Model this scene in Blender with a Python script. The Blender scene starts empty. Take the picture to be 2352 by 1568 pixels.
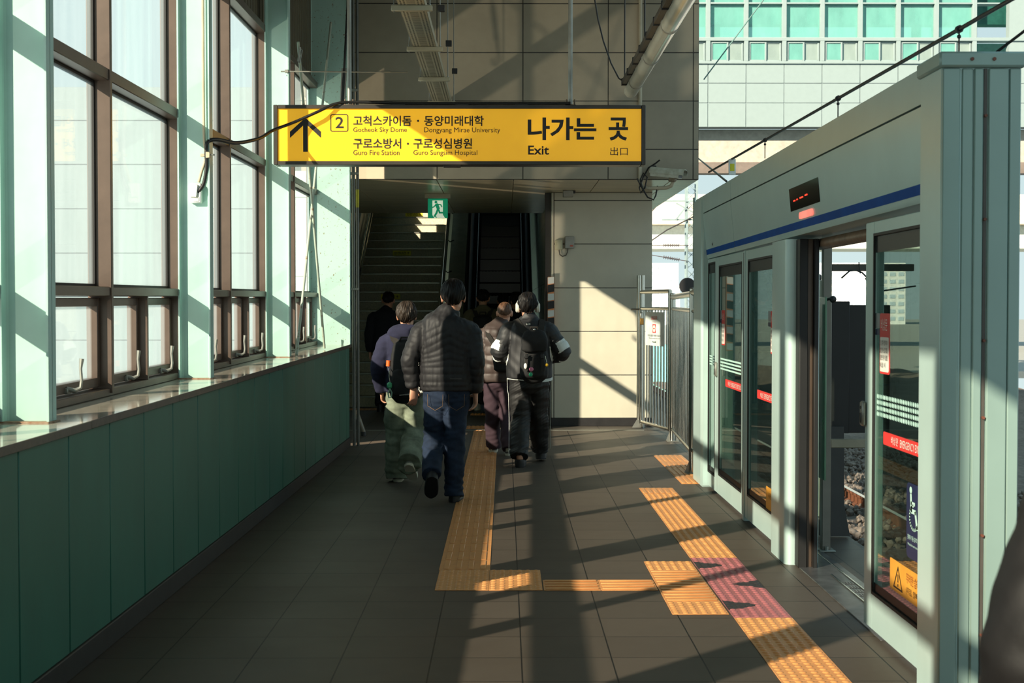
import bpy, bmesh, math, random
import numpy as np
from mathutils import Vector, Matrix

random.seed(7)
scn = bpy.context.scene
COL = scn.collection

# ------------------------------------------------------------------ camera
cam_d = bpy.data.cameras.new('camera')
cam_d.sensor_width = 36.0
cam_d.lens = 50.0
cam_d.clip_start = 0.05
cam_d.clip_end = 600
cam_d.dof.use_dof = True
cam_d.dof.focus_distance = 11.6
cam_d.dof.aperture_fstop = 7.1
cam = bpy.data.objects.new('camera', cam_d)
COL.objects.link(cam)
cam.location = (0, 0, 1.565)
cam.rotation_euler = (math.radians(90) - math.atan(82 / 3267), 0, -math.atan(16 / 3267))
scn.camera = cam

# ------------------------------------------------------------------ sky, sun, exposure
w = bpy.data.worlds.new('sky')
scn.world = w
w.use_nodes = True
wn = w.node_tree
wn.nodes.clear()
wo = wn.nodes.new('ShaderNodeOutputWorld')
wb = wn.nodes.new('ShaderNodeBackground')
tc = wn.nodes.new('ShaderNodeTexCoord')
sx = wn.nodes.new('ShaderNodeSeparateXYZ')
rp = wn.nodes.new('ShaderNodeValToRGB')
wn.links.new(tc.outputs['Generated'], sx.inputs[0])
wn.links.new(sx.outputs['Z'], rp.inputs[0])
wn.links.new(rp.outputs[0], wb.inputs[0])
wn.links.new(wb.outputs[0], wo.inputs[0])
rp.color_ramp.elements[0].position = 0.0
rp.color_ramp.elements[0].color = (0.70, 0.86, 0.86, 1)
rp.color_ramp.elements[1].position = 0.6
rp.color_ramp.elements[1].color = (0.36, 0.60, 0.72, 1)
wb.inputs[1].default_value = 0.74

SUN_DIR = Vector((1.0, 1.04, -0.64)).normalized()
def sun(name, direction, strength, color, angle):
    l = bpy.data.lights.new(name, 'SUN')
    l.energy = strength
    l.color = color
    l.angle = angle
    o = bpy.data.objects.new(name, l)
    COL.objects.link(o)
    o.rotation_euler = Vector(direction).to_track_quat('-Z', 'Y').to_euler()
    return o
sun('sun', SUN_DIR, 10.3, (1.0, 0.85, 0.66), 0.0093)
# the low sun mirrored upward by the metal roofs beyond the window wall
sun('sun_off_roofs', (1.0, 1.04, 0.64), 1.1, (1.0, 0.84, 0.64), 0.02)

vs = scn.view_settings
vs.view_transform = 'Standard'
vs.look = 'None'
vs.gamma = 1.0
vs.use_curve_mapping = False
vs.exposure = 0.38
scn.cycles.max_bounces = 10
scn.cycles.transparent_max_bounces = 16
scn.cycles.sample_clamp_indirect = 6.0
scn.cycles.caustics_reflective = False
scn.cycles.caustics_refractive = False

# ------------------------------------------------------------------ materials
def lin(c):
    out = []
    for v in c[:3]:
        v = v / 255.0
        out.append(v / 12.92 if v <= 0.04045 else ((v + 0.055) / 1.055) ** 2.4)
    return tuple(out) + (1.0,)

def nd(nt, kind, **kw):
    n = nt.nodes.new(kind)
    for k, v in kw.items():
        if k.startswith('i_'):
            n.inputs[k[2:].replace('_', ' ')].default_value = v
        else:
            setattr(n, k, v)
    return n

MATS = {}
def mat(name, col, rough=0.5, metal=0.0, var=0.08, vscale=6.0, bump=0.0, bscale=60.0, spec=0.5, col2=None, stretch=None, c2amt=None, emit=0.0):
    """principled material: base colour varied by noise, optional second colour, fine bump"""
    if name in MATS:
        return MATS[name]
    m = bpy.data.materials.new(name)
    m.use_nodes = True
    nt = m.node_tree
    b = nt.nodes['Principled BSDF']
    b.inputs['Roughness'].default_value = rough
    b.inputs['Metallic'].default_value = metal
    b.inputs['Specular IOR Level'].default_value = spec
    c = lin(col)
    tcn = nd(nt, 'ShaderNodeTexCoord')
    mp = nd(nt, 'ShaderNodeMapping')
    if stretch:
        mp.inputs['Scale'].default_value = stretch
    nt.links.new(tcn.outputs['Object'], mp.inputs[0])
    nz = nd(nt, 'ShaderNodeTexNoise', i_Scale=vscale, i_Detail=5.0, i_Roughness=0.6)
    nt.links.new(mp.outputs[0], nz.inputs['Vector'])
    ramp = nd(nt, 'ShaderNodeValToRGB')
    d = lin(col2) if col2 else tuple(max(0, v * (1 - 2.2 * var)) for v in c[:3]) + (1,)
    u = c if col2 else tuple(min(1, v * (1 + 1.6 * var)) for v in c[:3]) + (1,)
    ramp.color_ramp.elements[0].color = d
    ramp.color_ramp.elements[1].color = u
    if col2 and c2amt is not None:
        ramp.color_ramp.elements[0].position = c2amt - 0.05
        ramp.color_ramp.elements[1].position = c2amt + 0.05
    else:
        ramp.color_ramp.elements[0].position = 0.3
        ramp.color_ramp.elements[1].position = 0.72
    nt.links.new(nz.outputs['Fac'], ramp.inputs[0])
    nt.links.new(ramp.outputs[0], b.inputs['Base Color'])
    if emit:
        nt.links.new(ramp.outputs[0], b.inputs['Emission Color'])
        b.inputs['Emission Strength'].default_value = emit
    if bump:
        n2 = nd(nt, 'ShaderNodeTexNoise', i_Scale=bscale, i_Detail=4.0)
        nt.links.new(mp.outputs[0], n2.inputs['Vector'])
        bp = nd(nt, 'ShaderNodeBump', i_Strength=bump, i_Distance=0.004)
        nt.links.new(n2.outputs['Fac'], bp.inputs['Height'])
        nt.links.new(bp.outputs[0], b.inputs['Normal'])
    MATS[name] = m
    return m

def glass(name, tint, refl, rough=0.02, haze=0.0, hazecol=(200, 210, 205), fres=False, diffuse=False):
    """thin pane: clear transmission, mirror reflection and a little dusty haze"""
    if name in MATS:
        return MATS[name]
    m = bpy.data.materials.new(name)
    m.use_nodes = True
    nt = m.node_tree
    nt.nodes.clear()
    out = nd(nt, 'ShaderNodeOutputMaterial')
    tr = nd(nt, 'ShaderNodeBsdfTransparent')
    tr.inputs[0].default_value = tuple(tint) + (1,)
    gl = nd(nt, 'ShaderNodeBsdfGlossy', i_Roughness=rough)
    gl.inputs[0].default_value = (0.95, 1, 0.98, 1)
    mx = nd(nt, 'ShaderNodeMixShader')
    mx.inputs[0].default_value = refl
    if fres:
        lw = nd(nt, 'ShaderNodeLayerWeight')
        lw.inputs[0].default_value = 0.5
        fr = nd(nt, 'ShaderNodeMath', operation='POWER')
        fr.inputs[1].default_value = 4.0
        nt.links.new(lw.outputs['Facing'], fr.inputs[0])
        mm = nd(nt, 'ShaderNodeMath', operation='MULTIPLY_ADD')
        mm.inputs[1].default_value = 0.8
        mm.inputs[2].default_value = refl
        mm.use_clamp = True
        nt.links.new(fr.outputs[0], mm.inputs[0])
        nt.links.new(mm.outputs[0], mx.inputs[0])
    nt.links.new(tr.outputs[0], mx.inputs[1])
    nt.links.new(gl.outputs[0], mx.inputs[2])
    last = mx
    if haze:
        tl = nd(nt, 'ShaderNodeBsdfDiffuse' if diffuse else 'ShaderNodeBsdfTranslucent')
        tl.inputs[0].default_value = lin(hazecol)
        m2 = nd(nt, 'ShaderNodeMixShader')
        nz = nd(nt, 'ShaderNodeTexNoise', i_Scale=3.0, i_Detail=6.0)
        tcn = nd(nt, 'ShaderNodeTexCoord')
        mp = nd(nt, 'ShaderNodeMapping')
        mp.inputs['Scale'].default_value = (1, 4, 0.5)
        nt.links.new(tcn.outputs['Object'], mp.inputs[0])
        nt.links.new(mp.outputs[0], nz.inputs['Vector'])
        mr = nd(nt, 'ShaderNodeMapRange')
        mr.inputs['To Min'].default_value = haze * 0.6
        mr.inputs['To Max'].default_value = haze * 1.5
        nt.links.new(nz.outputs['Fac'], mr.inputs['Value'])
        nt.links.new(mr.outputs[0], m2.inputs[0])
        nt.links.new(mx.outputs[0], m2.inputs[1])
        nt.links.new(tl.outputs[0], m2.inputs[2])
        last = m2
    nt.links.new(last.outputs[0], out.inputs[0])
    MATS[name] = m
    return m

def grid_mat(name, col, joint, wx, wy, ox, oy, rough=0.5, jw=0.006, axes='XY', var=0.12, bump=0.15, spec=0.4):
    """slabs with dark joints: brick texture without offset in object space"""
    m = bpy.data.materials.new(name)
    m.use_nodes = True
    nt = m.node_tree
    b = nt.nodes['Principled BSDF']
    b.inputs['Specular IOR Level'].default_value = spec
    tcn = nd(nt, 'ShaderNodeTexCoord')
    sp = nd(nt, 'ShaderNodeSeparateXYZ')
    cb = nd(nt, 'ShaderNodeCombineXYZ')
    nt.links.new(tcn.outputs['Object'], sp.inputs[0])
    for k, (a, off) in enumerate(zip(axes, (ox, oy))):
        ad = nd(nt, 'ShaderNodeMath', operation='SUBTRACT')
        ad.inputs[1].default_value = off - 40 * (wx, wy)[k]
        nt.links.new(sp.outputs[a], ad.inputs[0])
        nt.links.new(ad.outputs[0], cb.inputs[k])
    br = nd(nt, 'ShaderNodeTexBrick', offset=0.0, squash=1.0)
    br.inputs['Scale'].default_value = 1.0
    br.inputs['Mortar Size'].default_value = jw / 2
    br.inputs['Mortar Smooth'].default_value = 0.1
    br.inputs['Brick Width'].default_value = wx
    br.inputs['Row Height'].default_value = wy
    br.inputs['Bias'].default_value = 0.0
    c = lin(col)
    br.inputs['Color1'].default_value = tuple(v * (1 - var) for v in c[:3]) + (1,)
    br.inputs['Color2'].default_value = tuple(min(1, v * (1 + var)) for v in c[:3]) + (1,)
    br.inputs['Mortar'].default_value = lin(joint)
    nt.links.new(cb.outputs[0], br.inputs['Vector'])
    nz = nd(nt, 'ShaderNodeTexNoise', i_Scale=1.3, i_Detail=8.0, i_Roughness=0.65)
    nt.links.new(tcn.outputs['Object'], nz.inputs['Vector'])
    nf = nd(nt, 'ShaderNodeTexNoise', i_Scale=180.0, i_Detail=2.0)
    nt.links.new(tcn.outputs['Object'], nf.inputs['Vector'])
    mr = nd(nt, 'ShaderNodeMapRange')
    mr.inputs['To Min'].default_value = 1 - 2.5 * var
    mr.inputs['To Max'].default_value = 1 + 2.5 * var
    nt.links.new(nz.outputs['Fac'], mr.inputs['Value'])
    mr2 = nd(nt, 'ShaderNodeMapRange')
    mr2.inputs['To Min'].default_value = 1 - 2 * var
    mr2.inputs['To Max'].default_value = 1 + 2 * var
    nt.links.new(nf.outputs['Fac'], mr2.inputs['Value'])
    mu = nd(nt, 'ShaderNodeMath', operation='MULTIPLY')
    nt.links.new(mr.outputs[0], mu.inputs[0])
    nt.links.new(mr2.outputs[0], mu.inputs[1])
    mx = nd(nt, 'ShaderNodeVectorMath', operation='SCALE')
    nt.links.new(br.outputs['Color'], mx.inputs[0])
    nt.links.new(mu.outputs[0], mx.inputs['Scale'])
    nt.links.new(mx.outputs[0], b.inputs['Base Color'])
    rr = nd(nt, 'ShaderNodeMapRange')
    rr.inputs['To Min'].default_value = rough - 0.12
    rr.inputs['To Max'].default_value = rough + 0.12
    nt.links.new(nz.outputs['Fac'], rr.inputs['Value'])
    nt.links.new(rr.outputs[0], b.inputs['Roughness'])
    if bump:
        inv = nd(nt, 'ShaderNodeMath', operation='MULTIPLY_ADD')
        inv.inputs[1].default_value = -1.0
        nt.links.new(br.outputs['Fac'], inv.inputs[0])
        sc_ = nd(nt, 'ShaderNodeMath', operation='MULTIPLY')
        sc_.inputs[1].default_value = 0.25
        nt.links.new(nf.outputs['Fac'], sc_.inputs[0])
        nt.links.new(sc_.outputs[0], inv.inputs[2])
        bp = nd(nt, 'ShaderNodeBump', i_Strength=bump, i_Distance=0.004)
        nt.links.new(inv.outputs[0], bp.inputs['Height'])
        nt.links.new(bp.outputs[0], b.inputs['Normal'])
    MATS[name] = m
    return m

# ------------------------------------------------------------------ mesh helpers
class MB:
    """collects shapes in world coordinates, then becomes ONE mesh object"""
    def __init__(s):
        s.v, s.f, s.mi, s.cur = [], [], [], 0
    def add(s, vs_, fs_):
        k = len(s.v)
        s.v += [tuple(p) for p in vs_]
        s.f += [tuple(i + k for i in f) for f in fs_]
        s.mi += [s.cur] * len(fs_)
        return s
    def box(s, x0, x1, y0, y1, z0, z1, b=0.0):
        if x0 > x1: x0, x1 = x1, x0
        if y0 > y1: y0, y1 = y1, y0
        if z0 > z1: z0, z1 = z1, z0
        b = min(b, (x1 - x0) * .49, (y1 - y0) * .49, (z1 - z0) * .49)
        if b <= 0:
            return s.add([(x0, y0, z0), (x1, y0, z0), (x1, y1, z0), (x0, y1, z0), (x0, y0, z1), (x1, y0, z1), (x1, y1, z1), (x0, y1, z1)],
                         [(0, 3, 2, 1), (4, 5, 6, 7), (0, 1, 5, 4), (1, 2, 6, 5), (2, 3, 7, 6), (3, 0, 4, 7)])
        bm = bmesh.new()
        bmesh.ops.create_cube(bm, size=1)
        for q in bm.verts:
            q.co = (x0 if q.co.x < 0 else x1, y0 if q.co.y < 0 else y1, z0 if q.co.z < 0 else z1)
        bmesh.ops.bevel(bm, geom=list(bm.edges), offset=b, segments=1, affect='EDGES', profile=0.5)
        s.addbm(bm)
        return s
    def addbm(s, bm, M=None):
        bm.verts.index_update()
        vs_ = [(M @ q.co if M else q.co.copy()) for q in bm.verts]
        s.add(vs_, [[q.index for q in f.verts] for f in bm.faces])
        bm.free()
    def obox(s, c, sx_, sy_, sz_, M, b=0.0):
        """box centred at c, rotated by the 3x3 matrix M"""
        t = MB()
        t.box(-sx_ / 2, sx_ / 2, -sy_ / 2, sy_ / 2, -sz_ / 2, sz_ / 2, b)
        M = M.to_3x3()
        return s.add([M @ Vector(p) + Vector(c) for p in t.v], t.f)
    def bar(s, p, q, wd, ht, up=(0, 0, 1), b=0.0):
        p, q = Vector(p), Vector(q)
        d = q - p
        L = d.length
        y = d.normalized()
        x = y.cross(Vector(up))
        if x.length < 1e-4: x = y.cross(Vector((1, 0, 0)))
        x.normalize()
        z = x.cross(y)
        M = Matrix((x, y, z)).transposed()
        return s.obox((p + q) / 2, wd, L, ht, M, b)
    def tube(s, pts, r, n=10, caps=True):
        pts = [Vector(p) for p in pts]
        rs = r if isinstance(r, (list, tuple)) else [r] * len(pts)
        t0 = (pts[1] - pts[0]).normalized()
        ref = Vector((0, 0, 1)) if abs(t0.z) < .9 else Vector((1, 0, 0))
        nx = t0.cross(ref).normalized()
        rings = []
        for i, p in enumerate(pts):
            a = pts[min(i + 1, len(pts) - 1)] - pts[max(i - 1, 0)]
            t = a.normalized()
            nx = (nx - t * nx.dot(t)).normalized()
            ny = t.cross(nx)
            rings.append([p + (nx * math.cos(2 * math.pi * k / n) + ny * math.sin(2 * math.pi * k / n)) * rs[i] for k in range(n)])
        return s.rings(rings, caps)
    def rings(s, rings, caps=True):
        n = len(rings[0])
        vs_ = [p for r in rings for p in r]
        fs_ = []
        for i in range(len(rings) - 1):
            for k in range(n):
                fs_.append((i * n + k, i * n + (k + 1) % n, (i + 1) * n + (k + 1) % n, (i + 1) * n + k))
        if caps:
            fs_.append(tuple(range(n - 1, -1, -1)))
            fs_.append(tuple((len(rings) - 1) * n + k for k in range(n)))
        return s.add(vs_, fs_)
    def cyl(s, p, q, r, n=14):
        return s.tube([p, q], r, n)
    def ball(s, c, rx, ry=None, rz=None, n=14, m=9):
        ry = rx if ry is None else ry
        rz = rx if rz is None else rz
        rg = []
        for i in range(m + 1):
            a = -math.pi / 2 + math.pi * i / m
            a = max(-1.54, min(1.54, a))
            rg.append([(c[0] + rx * math.cos(a) * math.cos(2 * math.pi * k / n), c[1] + ry * math.cos(a) * math.sin(2 * math.pi * k / n), c[2] + rz * math.sin(a)) for k in range(n)])
        return s.rings(rg)
    def prism(s, poly, o, ux, uy, h):
        """2D polygon in the plane o + u*ux + v*uy, thickened by the vector h"""
        o, ux, uy, h = Vector(o), Vector(ux), Vector(uy), Vector(h)
        a = [o + ux * u + uy * v for u, v in poly]
        n = len(a)
        return s.add(a + [p + h for p in a], [tuple(range(n - 1, -1, -1)), tuple(range(n, 2 * n))] + [(i, (i + 1) % n, n + (i + 1) % n, n + i) for i in range(n)])
    def quad(s, a, b, c, d):
        return s.add([a, b, c, d], [(0, 1, 2, 3)])
    def frame(s, axis, d0, d1, a0, a1, z0, z1, wl, wr=None, wb_=None, wt=None, b=0.004):
        """rectangular frame; axis 'X' lies in the plane X=const (a is Y), axis 'Y' in Y=const (a is X)"""
        wr = wl if wr is None else wr
        wb_ = wl if wb_ is None else wb_
        wt = wl if wt is None else wt
        def bx(p, q, r, t):
            s.box(d0, d1, p, q, r, t, b) if axis == 'X' else s.box(p, q, d0, d1, r, t, b)
        bx(a0, a0 + wl, z0, z1)
        bx(a1 - wr, a1, z0, z1)
        bx(a0 + wl, a1 - wr, z0, z0 + wb_)
        bx(a0 + wl, a1 - wr, z1 - wt, z1)
        return s
    def map(s, fn):
        s.v = [tuple(fn(Vector(p))) for p in s.v]
        return s
    def build(s, name, m, parent=None, smooth=40):
        me = bpy.data.meshes.new(name)
        off = world_loc(parent) if parent else Vector((0, 0, 0))
        me.from_pydata([(p[0] - off.x, p[1] - off.y, p[2] - off.z) for p in s.v], [], s.f)
        for mm in (m if isinstance(m, (list, tuple)) else [m]):
            me.materials.append(mm)
        if any(s.mi):
            me.polygons.foreach_set('material_index', s.mi)
        bm = bmesh.new()
        bm.from_mesh(me)
        bmesh.ops.recalc_face_normals(bm, faces=bm.faces)
        bm.to_mesh(me)
        bm.free()
        if smooth:
            me.polygons.foreach_set('use_smooth', [True] * len(me.polygons))
            me.set_sharp_from_angle(angle=math.radians(smooth))
        me.update()
        o = bpy.data.objects.new(name, me)
        COL.objects.link(o)
        if parent: o.parent = parent
        return o

def world_loc(o):
    v = Vector((0, 0, 0))
    while o:
        v += o.location
        o = o.parent
    return v

def tag(o, label, cat, group=None):
    o['label'] = label
    o['category'] = cat
    if group: o['group'] = group
    return o

def thing(name, label, cat, loc=(0, 0, 0), group=None):
    o = bpy.data.objects.new(name, None)
    o.empty_display_size = 0.1
    COL.objects.link(o)
    o.location = loc
    return tag(o, label, cat, group)

def struct(o):
    o['kind'] = 'structure'
    return o

def root_struct(name, loc=(0, 0, 0)):
    o = bpy.data.objects.new(name, None)
    COL.objects.link(o)
    o.location = loc
    return struct(o)

def dup(root, delta, label=None, group=None):
    """copy of a thing, its parts and their sub-parts, moved by delta"""
    def cp(o, par):
        c = o.copy()
        COL.objects.link(c)
        if par: c.parent = par
        for ch in [q for q in KIDS.get(o, o.children)]:
            cp(ch, c)
        return c
    r = cp(root, None)
    r.location = Vector(root.location) + Vector(delta)
    if label: r['label'] = label
    if group: r['group'] = group
    return r
KIDS = {}

# ------------------------------------------------------------------ lettering
def text_geo(s, bold=0.0, spacing=1.0):
    cu = bpy.data.curves.new('lettering', 'FONT')
    cu.body = s
    cu.size = 1.0
    cu.offset = bold
    cu.space_character = spacing
    cu.resolution_u = 3
    o = bpy.data.objects.new('lettering', cu)
    COL.objects.link(o)
    bpy.context.view_layer.update()
    dg = bpy.context.evaluated_depsgraph_get()
    me = bpy.data.meshes.new_from_object(o.evaluated_get(dg))
    v = [(q.co.x, q.co.y) for q in me.vertices]
    f = [tuple(p.vertices) for p in me.polygons]
    bpy.data.objects.remove(o)
    bpy.data.curves.remove(cu)
    bpy.data.meshes.remove(me)
    return v, f

def lettering(name, s, o, ux, uy, wd, ht, m, parent, bold=0.0, spacing=1.0, lift=0.002):
    """flat lettering that fills wd x ht with its lower left corner at o"""
    v, f = text_geo(s, bold, spacing)
    if not v: return None
    xs = [p[0] for p in v]
    ys = [p[1] for p in v]
    kx = wd / (max(xs) - min(xs))
    ky = ht / (max(ys) - min(ys)) if ht else kx
    ux, uy, o = Vector(ux), Vector(uy), Vector(o)
    n = ux.cross(uy).normalized() * lift
    mb = MB()
    mb.add([o + ux * (p[0] - min(xs)) * kx + uy * (p[1] - min(ys)) * ky + n for p in v], f)
    return mb.build(name, m, parent, smooth=0)
# ------------------------------------------------------------------ shared materials
M_teal = mat('teal_panel', (46, 101, 85), 0.45, var=0.06, vscale=3, bump=0.05, bscale=25, stretch=(1, 1, 0.35))
M_mint = mat('mint_paint', (168, 202, 193), 0.42, var=0.03, vscale=4)
M_mintrust = mat('mint_paint_rusty', (166, 200, 188), 0.45, col2=(120, 92, 58), vscale=38, c2amt=0.34)
M_bronze = mat('bronze_frame', (94, 78, 68), 0.38, metal=0.25, var=0.06, vscale=8)
M_gasket = mat('black_gasket', (24, 23, 22), 0.6)
M_sill = mat('polished_granite', (184, 176, 160), 0.09, var=0.10, vscale=45, spec=0.8)
M_silledge = mat('granite_edge', (86, 74, 66), 0.35, var=0.15, vscale=25)
M_skirt = mat('dark_skirting', (36, 34, 34), 0.5, var=0.15, vscale=10)
M_corr = mat('corrugated_sheet', (98, 88, 66), 0.5, var=0.08, vscale=5)
M_dark = mat('dark_steel', (38, 38, 38), 0.45, var=0.1)
M_black = mat('black_plastic', (18, 18, 19), 0.45, var=0.1)
M_steel = mat('brushed_steel', (196, 194, 184), 0.20, metal=1.0, var=0.04, vscale=20)
M_galv = mat('galvanised_steel', (150, 150, 142), 0.42, metal=0.6, var=0.06, vscale=14)
M_white = mat('white_plastic', (226, 228, 222), 0.45, var=0.03)
M_yellow = mat('tactile_yellow', (210, 146, 88), 0.42, var=0.05, vscale=12, spec=0.45)
M_pink = mat('tactile_pink', (160, 96, 98), 0.42, var=0.06, vscale=12, spec=0.45)
M_tblack = mat('tactile_black', (44, 42, 44), 0.5, var=0.1)
G_win = glass('window_glass', (0.90, 0.93, 0.93), 0.06, 0.02, haze=0.11, hazecol=(205, 218, 222))

M_floor = grid_mat('granite_floor', (75, 67, 59), (14, 13, 13), 0.4, 0.4, -0.327, 5.89, rough=0.52, jw=0.007, var=0.07, spec=.28)
M_floorB = grid_mat('granite_floor_wide', (88, 79, 69), (20, 18, 17), 0.58, 0.6, 0.778, 14.83, rough=0.5, jw=0.008, var=0.07, spec=.3)
M_floorC = grid_mat('passage_floor', (74, 68, 61), (24, 22, 21), 0.6, 0.6, 0.0, 18.0, rough=0.5, jw=0.008, var=0.08)

# ------------------------------------------------------------------ floor
mb = MB()
mb.cur = 0
mb.box(-2.2, 2.30, -7, 14.83, -0.12, 0)
mb.cur = 1
mb.box(-2.2, 2.30, 14.83, 17.83, -0.12, 0)
mb.cur = 2
mb.box(-2.75, 2.30, 17.88, 22.6, -0.12, 0.0)
struct(mb.build('floor', [M_floor, M_floorB, M_floorC], smooth=0))
mb = MB()
mb.box(-2.2, 1.75, 17.83, 17.88, -0.12, 0.004)
struct(mb.build('trim_1', mat('drain_strip', (150, 150, 138), 0.4, metal=0.5)))
mb = MB()
mb.box(2.18, 2.34, -7, 40, -1.25, -0.004)
struct(mb.build('wall_platform_edge', mat('platform_concrete', (120, 112, 102), 0.8, var=0.15, vscale=3, bump=0.3, bscale=30)))

# ------------------------------------------------------------------ the window wall on the left (local frame, turned a little at the end)
LW = []
WX = -1.73
def tz(p):
    k = max(0.0, min(1.0, 1 - (p.z - 1.1) / 1.7))
    return Vector((p.x, p.y, p.z + 0.0078 * (p.y - 9.0) * k if p.z > 0.9 else p.z))
Y0, Y1 = -6.6, 15.80
mb = MB()
y = 5.957 - 0.598 * 21
while y < Y1:
    mb.box(WX - 0.10, WX, max(y + 0.004, Y0), min(y + 0.590, Y1), 0.105, 1.052, 0.003)
    y += 0.598
mb.cur = 1; mb.box(WX - 0.11, WX - 0.006, Y0, Y1, 0.105, 1.05)
mb.map(tz)
o = struct(mb.build('wall_left', [M_teal, mat('teal_shadow_gap', (20, 52, 46), .7)])); LW.append(o)
mb = MB()
mb.box(WX - 0.10, WX + 0.012, Y0, Y1, 0, 0.105, 0.004)
o = struct(mb.build('baseboard_left', M_skirt)); LW.append(o)
sill = root_struct('window_sill', (WX, 5, 1.06)); LW.append(sill)
mb = MB()
y = Y0
while y < Y1:
    mb.box(WX - 0.47, WX + 0.016, y + .001, min(y + 1.6, Y1 + .03), 1.052, 1.084, 0.003)
    y += 1.6
mb.map(tz)
mb.build('stone_slab', M_sill, sill)
mb = MB()
y = Y0
while y < Y1:
    mb.box(WX + 0.0165, WX + 0.024, y + .001, min(y + 1.6, Y1 + .03), 1.050, 1.086, 0.002)
    y += 1.6
mb.map(tz)
mb.build('stone_edge', M_silledge, sill)

CY = [2.95 - 3.2 * 2, 2.95 - 3.2, 2.95, 6.15, 9.35, 12.55]
def hcol(y, zt=5.5):
    mb = MB()
    zb = 1.084 + 0.0078 * (y - 9.0)
    mb.box(WX - 0.335, WX - 0.13, y - 0.004, y + 0.004, zb, zt)
    mb.box(WX - 0.140, WX - 0.130, y - 0.05, y + 0.05, zb, zt)
    mb.box(WX - 0.340, WX - 0.330, y - 0.05, y + 0.05, zb, zt)
    for sx_ in (-0.330, -0.140):               # root fillets
        sg = 1 if sx_ < -0.2 else -1
        for q in (-1, 1):
            mb.prism([(0, 0), (sg * 0.014, 0), (sg * 0.004, q * 0.004), (0, q * 0.014)], (WX + sx_, y + q * 0.004, zb), (1, 0, 0), (0, 1, 0), (0, 0, zt - zb))
    return mb, zb
where = ['mint green steel column out of view behind the camera', 'mint green steel column just behind the camera',
         'mint green steel column at the left edge of the photo', 'mint green steel column nearest the camera, before the first wide window',
         'mint green steel column carrying the conduit and the white junction box', 'mint green steel column beside the left end of the yellow sign']
cols = []
for i, y in enumerate(CY):
    mb, zb = hcol(y)
    c = thing('steel_column', where[i], 'column', (WX - 0.23, y, zb), 'steel columns along the window wall')
    mb.build('h_section', M_mint, c, smooth=20)
    b = MB()
    b.box(WX - 0.355, WX - 0.115, y - 0.06, y + 0.06, zb - 0.002, zb + 0.006, 0.002)
    b.build('base_plate', mat('rusty_plate', (168, 150, 128), 0.7, col2=(130, 84, 56), vscale=30), c)
    LW.append(c); cols.append(c)
# end column, wider and rusty
ye = 15.72
zb = 1.084 + 0.0078 * (ye - 9)
c = thing('steel_column', 'wide rust-speckled mint column at the end of the window wall by the stairs', 'column', (WX - 0.2, ye, zb), 'steel columns along the window wall')
mb = MB()
mb.box(WX - 0.42, WX + 0.02, ye - 0.006, ye + 0.006, zb, 5.5)
mb.box(WX + 0.01, WX + 0.022, ye - 0.03, ye + 0.09, zb, 5.5)
mb.box(WX - 0.432, WX - 0.42, ye - 0.09, ye + 0.09, zb, 5.5)
mb.prism([(0, 0), (0.03, 0), (0.008, -0.008), (0, -0.03)], (WX - 0.42, ye - .006, zb), (1, 0, 0), (0, 1, 0), (0, 0, 5.5 - zb))
mb.build('h_section', M_mintrust, c, smooth=20)
LW.append(c)

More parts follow.
